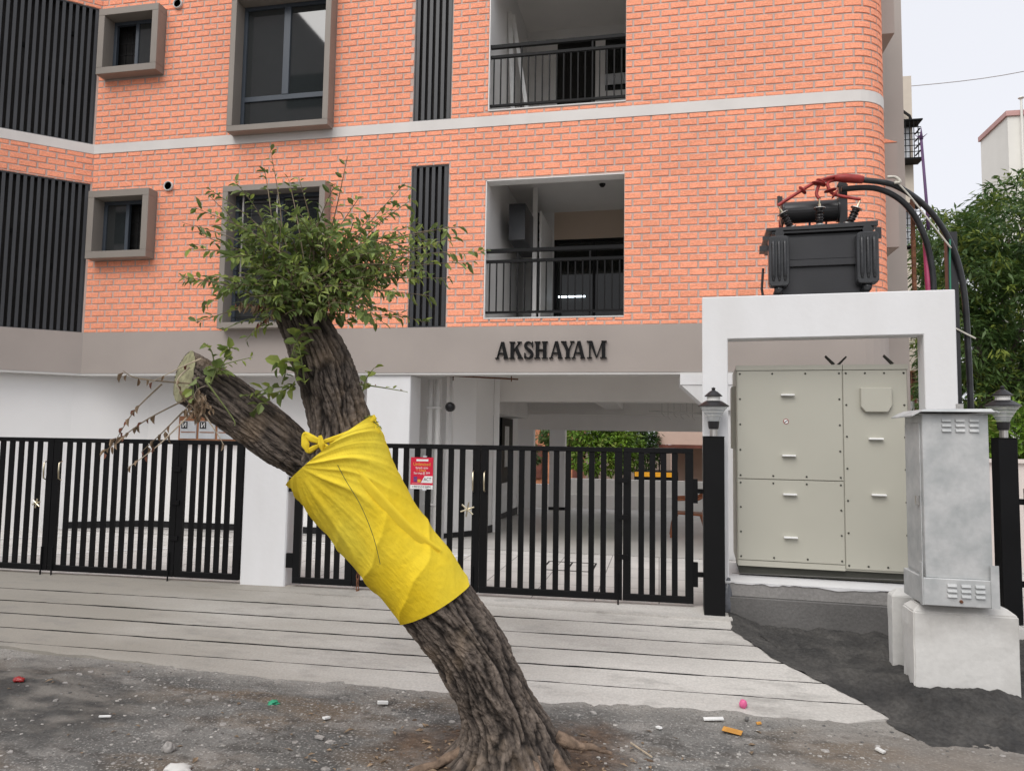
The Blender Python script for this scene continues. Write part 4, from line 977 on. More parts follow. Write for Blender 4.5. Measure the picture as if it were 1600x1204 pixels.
# galvanised feeder pillar and the concrete blocks
gv = thing('feeder_pillar', 'galvanised steel feeder pillar with louvres on the front concrete block', 'cabinet', (1.97, 5.68, .45))
b = B(); b.box(1.765, 2.175, 5.50, 5.86, .62, 1.72); b.build('housing', 'galv', gv, bev=.004)
b = B(); b.box(1.742, 2.185, 5.478, 5.89, .44, .62); b.build('base_box', 'galv', gv, bev=.004)
b = B(); b.hexa([(1.74, 5.44, 1.735), (2.20, 5.44, 1.735), (2.20, 5.9, 1.735), (1.74, 5.9, 1.735)], [(1.76, 5.46, 1.752), (2.18, 5.46, 1.758), (2.18, 5.88, 1.758), (1.76, 5.88, 1.752)])
b.hexa([(1.69, 5.46, 1.70), (1.739, 5.44, 1.732), (1.739, 5.9, 1.732), (1.69, 5.92, 1.70)], [(1.69, 5.46, 1.71), (1.739, 5.44, 1.742), (1.739, 5.9, 1.742), (1.69, 5.92, 1.71)])
b.hexa([(2.201, 5.44, 1.735), (2.225, 5.45, 1.727), (2.225, 5.9, 1.727), (2.201, 5.9, 1.735)], [(2.201, 5.44, 1.745), (2.225, 5.45, 1.737), (2.225, 5.9, 1.737), (2.201, 5.9, 1.745)])
b.build('roof', 'galv', gv, bev=.002)
b = B(); b.box(2.04, 2.085, 5.66, 5.67, 1.758, 1.80); b.lathe([(.012, 0), (.012, .004)], (2.0625, 5.66, 1.78), 10, (0, -1, 0)); b.build('lug', 'steel', gv)
b = B()
for zb in (1.60, .50):
    for i in range(3):
        for k in range(3):
            x = 1.885+i*.085; z = zb+k*.034
            b.hexa([(x, 5.476 if zb < 1 else 5.498, z), (x+.062, 5.476 if zb < 1 else 5.498, z), (x+.062, 5.477 if zb < 1 else 5.499, z+.02), (x, 5.477 if zb < 1 else 5.499, z+.02)],
                   [(x+.004, 5.464 if zb < 1 else 5.486, z+.002), (x+.058, 5.464 if zb < 1 else 5.486, z+.002), (x+.058, 5.472 if zb < 1 else 5.494, z+.02), (x+.004, 5.472 if zb < 1 else 5.494, z+.02)])
b.build('louvre', 'galv', gv)
b = B(); b.box(1.757, 1.7645, 5.54, 5.84, .64, 1.66); dr_ = b.build('door', 'galv', gv, bev=.002)
B().box(1.735, 1.756, 5.56, 5.585, 1.10, 1.16).build('latch', 'steel', dr_)
b = B(); b.box(2.15, 2.20, 5.47, 5.477, .44, .72); b.box(1.735, 1.741, 5.48, 5.53, .44, .72); b.build('anchor_strap', 'galv', gv)
B().lathe([(.012, 0), (.009, .012)], (1.97, 5.477, .475), 8, (0, -1, 0)).build('bolt', 'rust', gv)
def cblock(x0, x1, y0, y1, z0, z1, ch_, label):
    b = B(); b.hexa([(x0, y0, z0), (x1, y0, z0), (x1, y1, z0), (x0, y1, z0)], [(x0, y0, z1-ch_), (x1, y0, z1-ch_), (x1, y1, z1-ch_), (x0, y1, z1-ch_)])
    b2 = B(); c = ch_*1.1
    b2.v = []; 
    vs = [(x0, y0, z0), (x1, y0, z0), (x1, y1, z0), (x0, y1, z0), (x0, y0, z1-ch_), (x1, y0, z1-ch_), (x1, y1, z1-ch_), (x0, y1, z1-ch_), (x0+c, y0+c, z1), (x1-c, y0+c, z1), (x1-c, y1-c, z1), (x0+c, y1-c, z1)]
    b2.add(vs, [(3, 2, 1, 0)]+[(i, (i+1) % 4, 4+(i+1) % 4, 4+i) for i in range(4)]+[(4+i, 4+(i+1) % 4, 8+(i+1) % 4, 8+i) for i in range(4)]+[(8, 9, 10, 11)])
    o = solo('concrete_block', b2, 'block', label, 'concrete block', 'cast concrete blocks under the feeder pillar', bev=.008, seg=2)
    bm = bmesh.new(); bm.from_mesh(o.data); bmesh.ops.subdivide_edges(bm, edges=[e for e in bm.edges if e.calc_length() > .12], cuts=5, use_grid_fill=True)
    for v in bm.verts:
        w_ = v.co*7; v.co += Vector((noise.noise(w_), noise.noise(w_+Vector((9, 0, 0))), noise.noise(w_+Vector((0, 9, 0)))))*.006
    bm.to_mesh(o.data); bm.free()
cblock(1.70, 2.345, 5.56, 5.80, -.22, .42, .045, 'pale chamfered concrete block in front, carrying the galvanised pillar')
cblock(1.715, 2.35, 6.08, 6.20, -.2, .43, .05, 'greyer concrete block behind, against the cement plinth')
solo('concrete_kerb', B().box(2.30, 2.62, 6.55, 6.75, -.25, .44), 'block', 'small concrete upstand by the right gate post', 'kerb', bev=.01)
solo('paving_slab', B().box(2.72, 3.6, 5.35, 5.75, -.3, -.12), 'block', 'broken paving slab at the right edge beside the concrete block', 'slab', bev=.01)
solo('paving_slab', B().box(2.85, 3.8, 6.15, 6.5, -.25, .02), 'cem', 'grey kerb slab below the right gate', 'slab', bev=.01)

# ================================================================== leaning tree
def bark_mat():
    m = mt['bark']; t = m.node_tree; N = t.nodes; L = t.links; b = N['Principled BSDF']; src = b.inputs['Base Color'].links[0].from_socket
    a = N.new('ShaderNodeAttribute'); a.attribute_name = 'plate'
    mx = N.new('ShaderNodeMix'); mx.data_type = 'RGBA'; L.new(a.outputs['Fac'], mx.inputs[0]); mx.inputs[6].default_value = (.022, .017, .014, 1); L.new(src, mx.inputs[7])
    g = N.new('ShaderNodeNewGeometry'); n = N.new('ShaderNodeTexNoise'); n.inputs['Scale'].default_value = 4; n.inputs['Detail'].default_value = 5; L.new(g.outputs['Position'], n.inputs['Vector'])
    r = N.new('ShaderNodeMapRange'); r.inputs[1].default_value = .56; r.inputs[2].default_value = .72; r.inputs[4].default_value = .55; L.new(n.outputs['Fac'], r.inputs[0])
    m2 = N.new('ShaderNodeMix'); m2.data_type = 'RGBA'; L.new(r.outputs[0], m2.inputs[0]); L.new(mx.outputs[2], m2.inputs[6]); m2.inputs[7].default_value = (.30, .22, .15, 1)   # patches where the outer bark has flaked
    L.new(m2.outputs[2], b.inputs['Base Color'])
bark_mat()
K = 4.03/1150
BASE = Vector((0, 0, CAM_H))+fw*4.03+rt*0+up*(-588*K)           # foot of the trunk
def tp(a, c, d=0): return BASE+rt*((a-800)*K)+up*((1190-c)*K)+fw*d
tree = thing('leaning_tree', 'leaning pollarded tree with bark trunk and bushy green regrowth in front of the gate', 'tree', tuple(tp(800, 1195)))
def band(Ls, Rs, n, m_, disp, depthk=1.0, off=0, hump=0, tilt=0):
    """tube through paired left / right edge points; returns vertices, faces and uv"""
    def samp(P, t):
        P = [Vector((a, c, d)) for a, c, d in P]; x = t*(len(P)-1); i = min(int(x), len(P)-2); f = x-i
        p0, p1, p2, p3 = P[max(i-1, 0)], P[i], P[i+1], P[min(i+2, len(P)-1)]
        return .5*((2*p1)+(-p0+p2)*f+(2*p0-5*p1+4*p2-p3)*f*f+(-p0+3*p1-3*p2+p3)*f**3)
    vs = []; uv = []; s = 0; pc = None
    for i in range(m_+1):
        t = i/m_; l = samp(Ls, t); r = samp(Rs, t); L3 = tp(l.x, l.y, l.z); R3 = tp(r.x, r.y, r.z); c = (L3+R3)/2; a = (R3-L3)/2
        c2 = samp([( (x[0]+y[0])/2, (x[1]+y[1])/2, 0) for x, y in zip(Ls, Rs)], min(1, t+.01))-samp([((x[0]+y[0])/2, (x[1]+y[1])/2, 0) for x, y in zip(Ls, Rs)], max(0, t-.01))
        ax = (rt*c2.x-up*c2.y).normalized(); perp = abs(a.dot(ax.cross(fw).normalized()))
        if pc is not None: s += (c-pc).length
        pc = c
        bb = fw*perp*depthk
        for j in range(n):
            th = 2*math.pi*j/n; p = c+a*math.cos(th)+bb*math.sin(th)
            nrm = (a.normalized()*math.cos(th)+fw*math.sin(th)).normalized()
            if tilt: p = p+ax*tilt*math.sin(th)*max(0, (t-.75)/.25)
            vs.append(p+nrm*disp(th, s, t)); uv.append((j/n, s))
    fs = [(i*n+j, i*n+(j+1) % n, (i+1)*n+(j+1) % n, (i+1)*n+j) for i in range(m_) for j in range(n)]
    uvf = [((j/n, uv[i*n][1]), ((j+1)/n, uv[i*n][1]), ((j+1)/n, uv[(i+1)*n][1]), (j/n, uv[(i+1)*n][1])) for i in range(m_) for j in range(n)]
    return vs, fs, uvf, n, m_
def uvmesh(name, vs, fs, uvf, mats, par, capend=None, mis=None):
    mw = wm(par); iv = mw.inverted(); me = bpy.data.meshes.new(name); nf = len(fs); fs = list(fs)
    if capend: fs += capend
    me.from_pydata([tuple(iv @ Vector(v)) for v in vs], [], fs)
    for q in mats: me.materials.append(mt[q])
    ul = me.uv_layers.new(name='UV'); k = 0
    for fi, f in enumerate(fs):
        for li in range(len(f)):
            ul.data[k].uv = uvf[fi][li] if fi < nf else (0, 0); k += 1
    me.polygons.foreach_set('use_smooth', [True]*len(fs))
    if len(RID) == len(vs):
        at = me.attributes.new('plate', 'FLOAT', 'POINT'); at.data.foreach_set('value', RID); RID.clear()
    o = bpy.data.objects.new(name, me); COL.objects.link(o); o.parent = par; WM[o.name] = mw
    return o
def bark_disp(amp, seed, flute=0):
    def f(th, s, t):
        cx, cy = math.cos(th), math.sin(th); wv = .5*noise.noise(Vector((cx*2.2+seed, cy*2.2, s*6)))
        r1 = 1-abs(noise.noise(Vector((cx*5+wv+seed, cy*5+wv, s*3.2))))*3.2
        r2 = noise.noise(Vector((cx*1.2+seed, cy*1.2, s*2.5)))
        r3 = 1-abs(noise.noise(Vector((cx*11+wv*2+seed, cy*11, s*8))))*3.0
        r4 = noise.noise(Vector((cx*16+seed, cy*16, s*40))); r5 = 1-abs(noise.noise(Vector((cx*3+seed, cy*3+wv, s*16))))*4.5
        fis = max(0, r1)**1.4*.016+max(0, r3)**1.4*.009+max(0, r5)**2*.005
        v = amp*(.013*r2-fis+.003*r4-.004)
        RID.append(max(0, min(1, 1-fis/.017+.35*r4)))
        if flute: v += flute*max(0, 1-s/.35)**2*(.5+.5*math.sin(th*5+1.2))*1.0
        return v
    return f
RID = []
TL = [(668, 1200, 0), (708, 1165, 0), (718, 1125, 0), (703, 1083, 0), (678, 1035, 0), (644, 990, 0), (600, 935, 0), (560, 885, 0), (505, 815, 0), (470, 760, 0), (472, 705, 0), (482, 670, 0), (470, 610, 0), (450, 550, 0), (432, 505, 0), (428, 488, 0)]
TR = [(905, 1215, 0), (888, 1180, 0), (860, 1125, 0), (836, 1085, 0), (812, 1035, 0), (785, 985, 0), (742, 925, 0), (705, 868, 0), (655, 818, 0), (622, 760, 0), (597, 695, 0), (577, 645, 0), (563, 600, 0), (545, 550, 0), (518, 500, 0), (508, 484, 0)]
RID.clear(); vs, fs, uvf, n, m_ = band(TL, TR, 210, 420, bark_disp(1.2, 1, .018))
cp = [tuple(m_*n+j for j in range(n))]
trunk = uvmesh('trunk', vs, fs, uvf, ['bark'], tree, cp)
LU = [(560, 740, .02), (500, 695, .02), (440, 640, .01), (380, 594, 0), (335, 566, 0), (303, 549, 0)]
LL = [(520, 800, .02), (462, 752, .02), (415, 722, .01), (375, 692, 0), (330, 660, 0), (272, 626, 0)]
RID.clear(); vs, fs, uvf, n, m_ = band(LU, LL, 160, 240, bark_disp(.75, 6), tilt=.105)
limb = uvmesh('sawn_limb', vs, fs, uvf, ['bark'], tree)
# the sawn end: a tilted rough disc
cend = sum((Vector(vs[m_*n+j]) for j in range(n)), Vector())/n; dirl = (tp(290, 588)-tp(340, 615)).normalized()
dv = [cend+dirl*.012]; dfs = []
for k in range(1, 9):
    for j in range(48):
        p = cend+(Vector(vs[m_*n+j*n//48])-cend)*(k/8*1.01); dv.append(p+dirl*(.02*(1-k/8)+.008*noise.noise(p*25)))
for j in range(48): dfs.append((0, 1+j, 1+(j+1) % 48))
for k in range(7):
    for j in range(48): dfs.append((1+k*48+j, 1+(k+1)*48+j, 1+(k+1)*48+(j+1) % 48, 1+k*48+(j+1) % 48))
B().add(dv, dfs).build('cut_face', 'cut', limb, smooth=True)
# roots
mt['rootc'] = M('root_bark', (.27, .19, .135), .95, .25, 22, .6, 50, col2=(.10, .07, .05))
rootm = []
for k, pts in enumerate((((735, 1160, -.03), (690, 1176, -.10), (650, 1186, -.13), (605, 1204, -.16)), ((760, 1165, -.16), (740, 1190, -.26), (720, 1215, -.3)), ((830, 1160, -.17), (840, 1195, -.27), (850, 1230, -.33)),
                         ((870, 1150, .0), (895, 1160, -.02), (925, 1163, -.03), (955, 1172, -.04)), ((860, 1165, -.1), (885, 1190, -.18), (900, 1215, -.24)), ((790, 1170, -.2), (795, 1205, -.3), (805, 1235, -.36)))):
    P = [tp(*p) for p in pts]; q = curve(P, 8); r = [(.05 if k not in (0, 3) else .036)*(1-.8*i/len(q)) for i in range(len(q))]
    b = B(); b.tube(q, r, 12)
    me_v = b.v
    for i, v in enumerate(b.v): b.v[i] = v+Vector((noise.noise(v*14), noise.noise(v*14+Vector((5, 0, 0))), noise.noise(v*14+Vector((0, 5, 0)))))*.012
    b.build('root', 'rootc', tree, smooth=True)
# yellow cloth tied round the trunk
cl_o = thing('yellow_cloth', 'yellow cloth wrapped and knotted round the leaning trunk', 'cloth', tuple(tp(640, 960)))
def cloth_disp(th, s, t):
    v = .020
    tw = th*1.0+s*2.2
    f1 = abs(noise.noise(Vector((math.cos(th)*1.6+s*2.4, math.sin(th)*1.6-s*2.4, s*1.0))))
    f2 = noise.noise(Vector((math.cos(th)*4+s*6, math.sin(th)*4-s*6, s*2)))
    up_ = max(0, 1-t/.65)
    a_ = (((th+2.05+math.pi) % (2*math.pi))-math.pi)*.2; d_ = math.hypot(a_, s-.02); ph = math.atan2(a_, s+.03)
    f3 = noise.noise(Vector((math.cos(th)*1.3, math.sin(th)*1.3, s*1.5+4)))
    fold = .65*(1-abs(math.sin(ph*7+.5*f3+d_*1.2)))**2.2+.35*(1-abs(math.sin(ph*13+.9*f3+1)))**2+.16*(1-abs(math.sin(ph*29+1.6*f3)))**2
    v += .030*fold*min(1, d_/.16)*max(.10, 1-d_/.85)+.006*f3+.0012*f2
    v += .013*(1-abs(math.sin(th*1.5+s*10+1.1*f3)))**2.5*min(1, max(0, (s-.3)/.25))
    return v
CLs = [(455, 752, 0), (482, 790, 0), (520, 838, 0), (560, 888, 0), (598, 930, 0), (627, 967, 0)]
CRs = [(583, 652, 0), (602, 700, 0), (630, 762, 0), (668, 822, 0), (705, 866, 0), (731, 915, 0)]
vs, fs, uvf, n, m_ = band([(a+4, c-2, d) for a, c, d in CLs], [(a-4, c, d) for a, c, d in CRs], 240, 220, cloth_disp, 1.02)
uvmesh('wrap', vs, fs, uvf, ['cloth'], cl_o)
def ribbon(pts, ws, name, par, mat='cloth', th=.012):
    q = curve([tp(*p) for p in pts], 10); b = B(); k = len(q); vv = []
    for i, p in enumerate(q):
        d = (q[min(i+1, k-1)]-q[max(i-1, 0)]).normalized(); sd = d.cross(fw).normalized(); t = i/(k-1)*(len(ws)-1); a = min(int(t), len(ws)-2); w_ = ws[a]+(ws[a+1]-ws[a])*(t-a)
        for e, o_ in ((-1, .0), (-.5, -th), (0, -th*.4), (.5, -th*1.1), (1, .0)): vv.append(p+sd*w_*e+fw*(o_+.004*noise.noise(p*30+Vector((e*3, 0, 0)))))
    ff = [(5*i+j, 5*i+j+1, 5*i+6+j, 5*i+5+j) for i in range(k-1) for j in range(4)]
    return b.add(vv, ff).build(name, mat, par, smooth=True)
ribbon([(590, 662, -.06), (570, 678, -.13), (545, 683, -.165), (518, 688, -.175)], [.05, .035, .02, .012], 'twisted_end', cl_o)
ribbon([(590, 650, -.05), (560, 672, -.15), (520, 686, -.18)], [.012, .018, .012], 'twisted_end', cl_o)
ribbon([(517, 686, -.19), (503, 681, -.19), (491, 675, -.18), (492, 690, -.185), (497, 702, -.185)], [.010, .020, .013, .022, .003], 'bow', cl_o)
ribbon([(517, 688, -.19), (505, 695, -.185), (495, 698, -.18), (487, 678, -.17)], [.006, .014, .016, .006], 'bow', cl_o)
ribbon([(515, 676, -.2), (517, 688, -.205), (519, 700, -.2)], [.008, .018, .006], 'knot', cl_o)
ribbon([(518, 692, -.19), (545, 730, -.225), (565, 775, -.23), (590, 830, -.225), (606, 866, -.215)], [.010, .035, .035, .03, .025], 'hanging_fold', cl_o)
ribbon([(520, 690, -.19), (560, 720, -.225), (600, 765, -.22), (650, 822, -.17), (690, 855, -.11)], [.010, .025, .03, .03, .02], 'hanging_fold', cl_o)
sb = B(); sb.tube(curve([tp(*p) for p in ((530, 690, -.245), (556, 735, -.285), (580, 775, -.288), (598, 820, -.282), (608, 862, -.272))]), .0016, 5)
sb.build('stitching_cord', 'string', cl_o)
# foliage
def leaf_mesh(l, wd, mat, fold=.25):
    b = B(); b.add([(0, 0, 0), (l*.35, wd/2, fold*wd), (l*.75, wd*.36, fold*wd*.6), (l, 0, -.08*l), (l*.75, -wd*.36, fold*wd*.6), (l*.35, -wd/2, fold*wd), (l*.4, 0, 0), (l*.75, 0, -.02*l)],
                   [(0, 6, 1), (1, 6, 7, 2), (2, 7, 3), (0, 5, 6), (5, 4, 7, 6), (4, 3, 7)])
    return b.mesh('leaf', mat, smooth='flat')
LM = [leaf_mesh(.064, .026, 'leaf'), leaf_mesh(.055, .027, 'leaf'), leaf_mesh(.044, .022, 'leaf'), leaf_mesh(.052, .023, 'leafy'), leaf_mesh(.072, .025, 'leaf'), leaf_mesh(.046, .021, 'leafy'), leaf_mesh(.058, .024, 'leaf', .5)]
DM = [leaf_mesh(.058, .018, 'dead', 1.0), leaf_mesh(.04, .018, 'redleaf', .6), leaf_mesh(.046, .022, 'dead', .5)]
BIG = [leaf_mesh(.085, .055, 'leafy'), leaf_mesh(.075, .05, 'leaf')]
crown = B().tube([tuple(tp(470, 500)), tuple(tp(475, 470))], .02, 8).build('crown', 'twig', tree)
leaves = []; tw = B(); tw2 = B(); tw3 = B()
def spray(p0, p1, n, size=1.0, droop=.04, kinds=LM, into=tw, r=.006, start=.15, w_=None, bow=None):
    a, c = tp(*p0), tp(*p1); mid = (a+c)/2+Vector((0, 0, droop))+Vector((rnd.uniform(-.03, .03), rnd.uniform(-.03, .03), rnd.uniform(-.02, .04)))
    if bow: mid = tp(*bow)
    q = curve([a, mid, c], 8); k = len(q); into.tube(q, [r*(1-.75*i/k) for i in range(k)], 5)
    for i in range(n):
        t = start+(1-start)*(i+rnd.random()*.8)/n; x = t*(k-1); j = min(int(x), k-2); p = q[j]+(q[j+1]-q[j])*(x-j); d = (q[j+1]-q[j]).normalized()
        side = Vector((rnd.gauss(0, 1), rnd.gauss(0, 1), rnd.gauss(0, .6))); side = (side-d*side.dot(d)).normalized()
        ld = (d*.2+side*.5+Vector((0, 0, -.9))).normalized() if kinds[0] is DM[0] else (d*.55+side*.9+Vector((0, 0, -.25))).normalized()
        nrm = (Vector((0, 0, 1))*.9+side*rnd.uniform(-.5, .3)+Vector((rnd.gauss(0, .45), rnd.gauss(0, .45)-.2, 0))); yv = nrm.cross(ld)
        yv = yv.normalized() if yv.length > .01 else ld.orthogonal(); zv = ld.cross(yv)
        s = size*rnd.uniform(.65, 1.2)
        m4 = Matrix((ld*s, yv*s, zv*s)).transposed().to_4x4(); m4.translation = p+side*.004
        leaves.append((m4, rnd.choice(kinds), s))
random.seed(3)
heads = [(450, 495, 0), (470, 482, -.08), (490, 484, .06), (505, 490, -.05), (440, 500, .05)]
main = [((420, 232), 20, .75), ((405, 255), 14, .8), ((432, 262), 18, .8), ((560, 268), 16, .7), ((535, 300), 24, .9), ((570, 322), 20, 1), ((630, 278), 14, 1.15), ((612, 310), 22, 1.05),
        ((320, 300), 6, .5), ((290, 350), 8, .6), ((330, 375), 20, .9), ((300, 425), 26, 1.05), ((288, 438), 16, 1), ((325, 445), 22, 1.05), ((350, 350), 26, .95), ((365, 320), 24, .95), ((390, 300), 26, .9),
        ((335, 405), 24, 1), ((380, 415), 28, 1), ((405, 390), 30, 1), ((420, 345), 28, 1), ((450, 320), 28, 1), ((470, 350), 28, 1), ((495, 330), 26, 1), ((510, 370), 28, 1), ((445, 390), 28, 1),
        ((530, 400), 30, 1.05), ((555, 380), 28, 1.05), ((590, 355), 26, 1), ((600, 395), 28, 1.1), ((640, 385), 26, 1.05), ((575, 430), 28, 1.1), ((610, 440), 28, 1.1), ((655, 430), 22, 1.05),
        ((690, 400), 26, 1.05), ((665, 395), 26, 1.05), ((648, 410), 24, 1.05), ((700, 425), 20, 1.0), ((715, 392), 20, 1.0), ((655, 345), 18, 1.1), ((640, 300), 14, 1.1), ((672, 415), 22, 1.0), ((725, 372), 24, 1.05), ((757, 378), 26, 1.0), ((735, 395), 20, 1.05), ((700, 350), 14, 1.1), ((675, 372), 24, 1.05), ((680, 440), 20, 1), ((672, 462), 18, 1), ((640, 470), 22, 1.05), ((660, 500), 16, 1),
        ((560, 480), 26, 1.1), ((595, 500), 20, 1.1), ((620, 490), 20, 1.1), ((545, 505), 18, 1.1), ((585, 465), 24, 1.1), ((530, 460), 26, 1), ((500, 420), 30, 1),
        ((310, 505), 16, .95), ((345, 485), 14, 1), ((370, 465), 24, 1.05), ((395, 455), 26, 1.05), ((420, 440), 26, 1), ((355, 440), 24, 1.05), ((400, 420), 28, 1.05), ((470, 420), 28, 1), ((620, 515), 8, .9), ((525, 350), 24, 1), ((480, 290), 14, .8), ((385, 345), 24, 1)]
for (px_, py_), n, s in main:
    h = rnd.choice(heads); dd = rnd.uniform(-.38, .32)
    h = (h[0]+rnd.uniform(-25, 30), h[1]+rnd.uniform(-35, 5), h[2]+rnd.uniform(-.1, .1))
    spray(h, (px_, py_, dd), int(n*1.45), s, droop=rnd.uniform(.02, .10), r=.0048, start=.12)
for k in range(70):      # short shoots hide the pollarded head
    a = rnd.uniform(0, 6.28); px_ = 485+rnd.uniform(-75, 110); py_ = 475+rnd.uniform(-45, 38)
    spray((480+rnd.uniform(-40, 35), 482+rnd.uniform(-10, 20), rnd.uniform(-.2, -.05)), (px_, py_, rnd.uniform(-.42, .1)), 12, 1.0, start=.1, r=.0035)
for k in range(80):      # inner short shoots fill the heart of the crown
    a = rnd.uniform(0, 6.28); rr = rnd.uniform(.3, 1); px_ = 500+150*rr*math.cos(a); py_ = 405+75*rr*math.sin(a)
    spray((500+90*rr*math.cos(a), 430+50*rr*math.sin(a), rnd.uniform(-.2, .2)), (px_, py_, rnd.uniform(-.35, .35)), 15, 1.0, start=0, r=.004)
for p0, p1, n, s, kk in (((490, 600, -.17), (480, 530, -.22), 12, 1.1, BIG), ((480, 590, -.17), (452, 575, -.22), 10, 1.0, BIG), ((470, 560, -.17), (497, 515, -.2), 10, 1.0, BIG), ((455, 600, -.16), (460, 575, -.2), 5, .9, BIG),
                         ((350, 585, -.1), (375, 545, -.15), 12, .9, BIG), ((340, 580, -.15), (415, 560, -.2), 14, .6, LM[3:4]), ((355, 590, -.14), (345, 540, -.18), 8, .7, BIG), ((350, 600, -.18), (365, 582, -.22), 6, 1.1, BIG), ((335, 590, -.2), (330, 625, -.22), 4, .8, BIG),
                         ((470, 605, -.1), (400, 618, -.15), 10, .8, BIG), ((470, 600, -.1), (430, 615, -.15), 9, 1, BIG), ((430, 630, -.12), (412, 640, -.16), 5, .9, BIG[1:]),
                         ((570, 610, -.05), (590, 575, -.1), 6, .7, BIG), ((565, 600, -.05), (640, 612, -.08), 7, .6, DM[1:]+LM[3:4]), ((575, 650, -.08), (597, 665, -.08), 8, .7, LM), ((580, 650, -.06), (590, 680, -.08), 8, .7, LM),
                         ((450, 490, -.15), (395, 482, -.18), 14, 1, DM), ((450, 490, -.15), (420, 510, -.18), 9, 1, DM), ((430, 500, -.1), (380, 478, -.15), 8, 1, DM), ((540, 470, -.2), (520, 495, -.2), 6, .8, DM[1:]),
                         ((440, 510, -.15), (400, 535, -.16), 9, .9, LM), ((430, 505, -.12), (360, 520, -.14), 9, .9, LM)):
    spray(p0, p1, n, s, .01, kk, tw2, .005, 0)
# dry twigs drooping from the sawn end
for p0, bw, p1, n, into in (((335, 562, -.17), (310, 575, -.21), (262, 600, -.22), 3, tw3), ((320, 575, -.19), (305, 600, -.22), (330, 640, -.2), 6, tw3), ((280, 600, -.2), (245, 640, -.24), (222, 680, -.26), 9, tw), ((320, 620, -.19), (260, 655, -.25), (205, 700, -.28), 14, tw),
                            ((325, 640, -.18), (280, 690, -.24), (240, 722, -.27), 5, tw3), ((330, 600, -.19), (250, 592, -.22), (228, 580, -.24), 4, tw), ((345, 595, -.2), (385, 650, -.2), (388, 662, -.2), 0, tw2), ((330, 625, -.2), (360, 670, -.2), (372, 690, -.2), 1, tw3), ((310, 640, -.18), (285, 670, -.22), (255, 700, -.24), 7, tw)):
    spray(p0, p1, n, .9, 0, DM, into, .005, .35, bow=bw)
for k in range(11): spray((334+rnd.uniform(-12, 14), 612+rnd.uniform(-15, 20), -.19), (330+rnd.uniform(-16, 25), 642+rnd.uniform(-18, 12), -.21), 8, .75, .0, DM[:1], tw3, .002, .2)
for q, n_, m_n in ((tw, 'twigs', 'twig'), (tw2, 'green_twigs', 'vine'), (tw3, 'pale_twigs', 'paletwig')): tag(q.build(n_, m_n, tree), kind='stuff')
def lrank(e): return e[2]*(1.25 if e[1] in BIG else 1)/((e[0].translation-Vector((0, 0, 1.5))).length)
leaves.sort(key=lrank, reverse=True)
for m4, me, s in leaves[:300]: inst('leaf', me, crown, m4)
groups = {}
for m4, me, s in leaves[300:]: groups.setdefault(me.materials[0].name, []).append((m4, me))
for gname, lst in groups.items():
    b = B()
    for m4, me in lst:
        q = m4 @ Matrix(); b.add([q @ v.co for v in me.vertices], [tuple(p.vertices) for p in me.polygons])
    key = [k for k, v in mt.items() if v.name == gname][0]
    tag(b.build('foliage', key, crown, smooth='flat'), kind='stuff')

# ================================================================== background
def leafcloud(name, centers, nleaf, l, wd, mats, par, seed, droop=.5, cl_n=7):
    r_ = random.Random(seed); b = B(); tot = sum(c[3]*c[4]*c[5] for c in centers)
    for cx, cy, cz, rx, ry, rz in centers:
        k = max(1, int(nleaf/cl_n*(rx*ry*rz)/tot))
        for _ in range(k):
            while True:
                v = Vector((r_.uniform(-1, 1), r_.uniform(-1, 1), r_.uniform(-1, 1)))
                if .25 < v.length < 1: break
            v *= (r_.uniform(.75, 1.05)/max(v.length, .4))**.35*1.0
            c = Vector((cx+v.x*rx, cy+v.y*ry, cz+v.z*rz)); outd = Vector((v.x, v.y, v.z*.4)).normalized(); b.cur = 1 if (r_.random() < .16+.18*max(0, v.z)) and len(mats) > 1 else 0
            for j in range(cl_n):
                d = (outd*.7+Vector((r_.gauss(0, .8), r_.gauss(0, .8), r_.gauss(0, .5)-droop))).normalized(); n_ = Vector((r_.gauss(0, .5), r_.gauss(0, .5), 1)); y = n_.cross(d)
                if y.length < .05: continue
                y.normalize(); ll = l*r_.uniform(.6, 1.2); z_ = d.cross(y); o_ = c+Vector((r_.gauss(0, .05), r_.gauss(0, .05), r_.gauss(0, .05)))
                b.add([o_, o_+d*ll*.5+y*wd/2-z_*wd*.15, o_+d*ll+Vector((0, 0, -.1*ll)), o_+d*ll*.5-y*wd/2-z_*wd*.15], [(0, 1, 2), (0, 2, 3)])
    return tag(b.build(name, mats, par, smooth='flat'), kind='stuff')
def bgtree(x, y, z0, ht, clouds, nleaf, l, wd, mats, label, seed, lean=(0, 0), group='trees beyond the buildings', tr_r=.14):
    t = thing('background_tree', label, 'tree', (x, y, z0), group); r_ = random.Random(seed)
    b = B(); b.tube(curve([(x, y, z0), (x+lean[0]*.4, y, z0+ht*.35), (x+lean[0], y+lean[1], z0+ht*.75)], 6), [tr_r*(1-.6*i/12) for i in range(13)], 9)
    for cx, cy, cz, rx, ry, rz in clouds[:6]: b.tube(curve([(x+lean[0]*.4, y, z0+ht*.38), ((x+cx)/2, (y+cy)/2, (z0+ht*.38+cz)/2+.2), (cx, cy, cz)], 4), [tr_r*.5*(1-.7*i/8) for i in range(9)], 6)
    b.build('trunk', 'trunk2', t, smooth=True)
    leafcloud('crown', clouds, nleaf, l, wd, mats, t, seed)
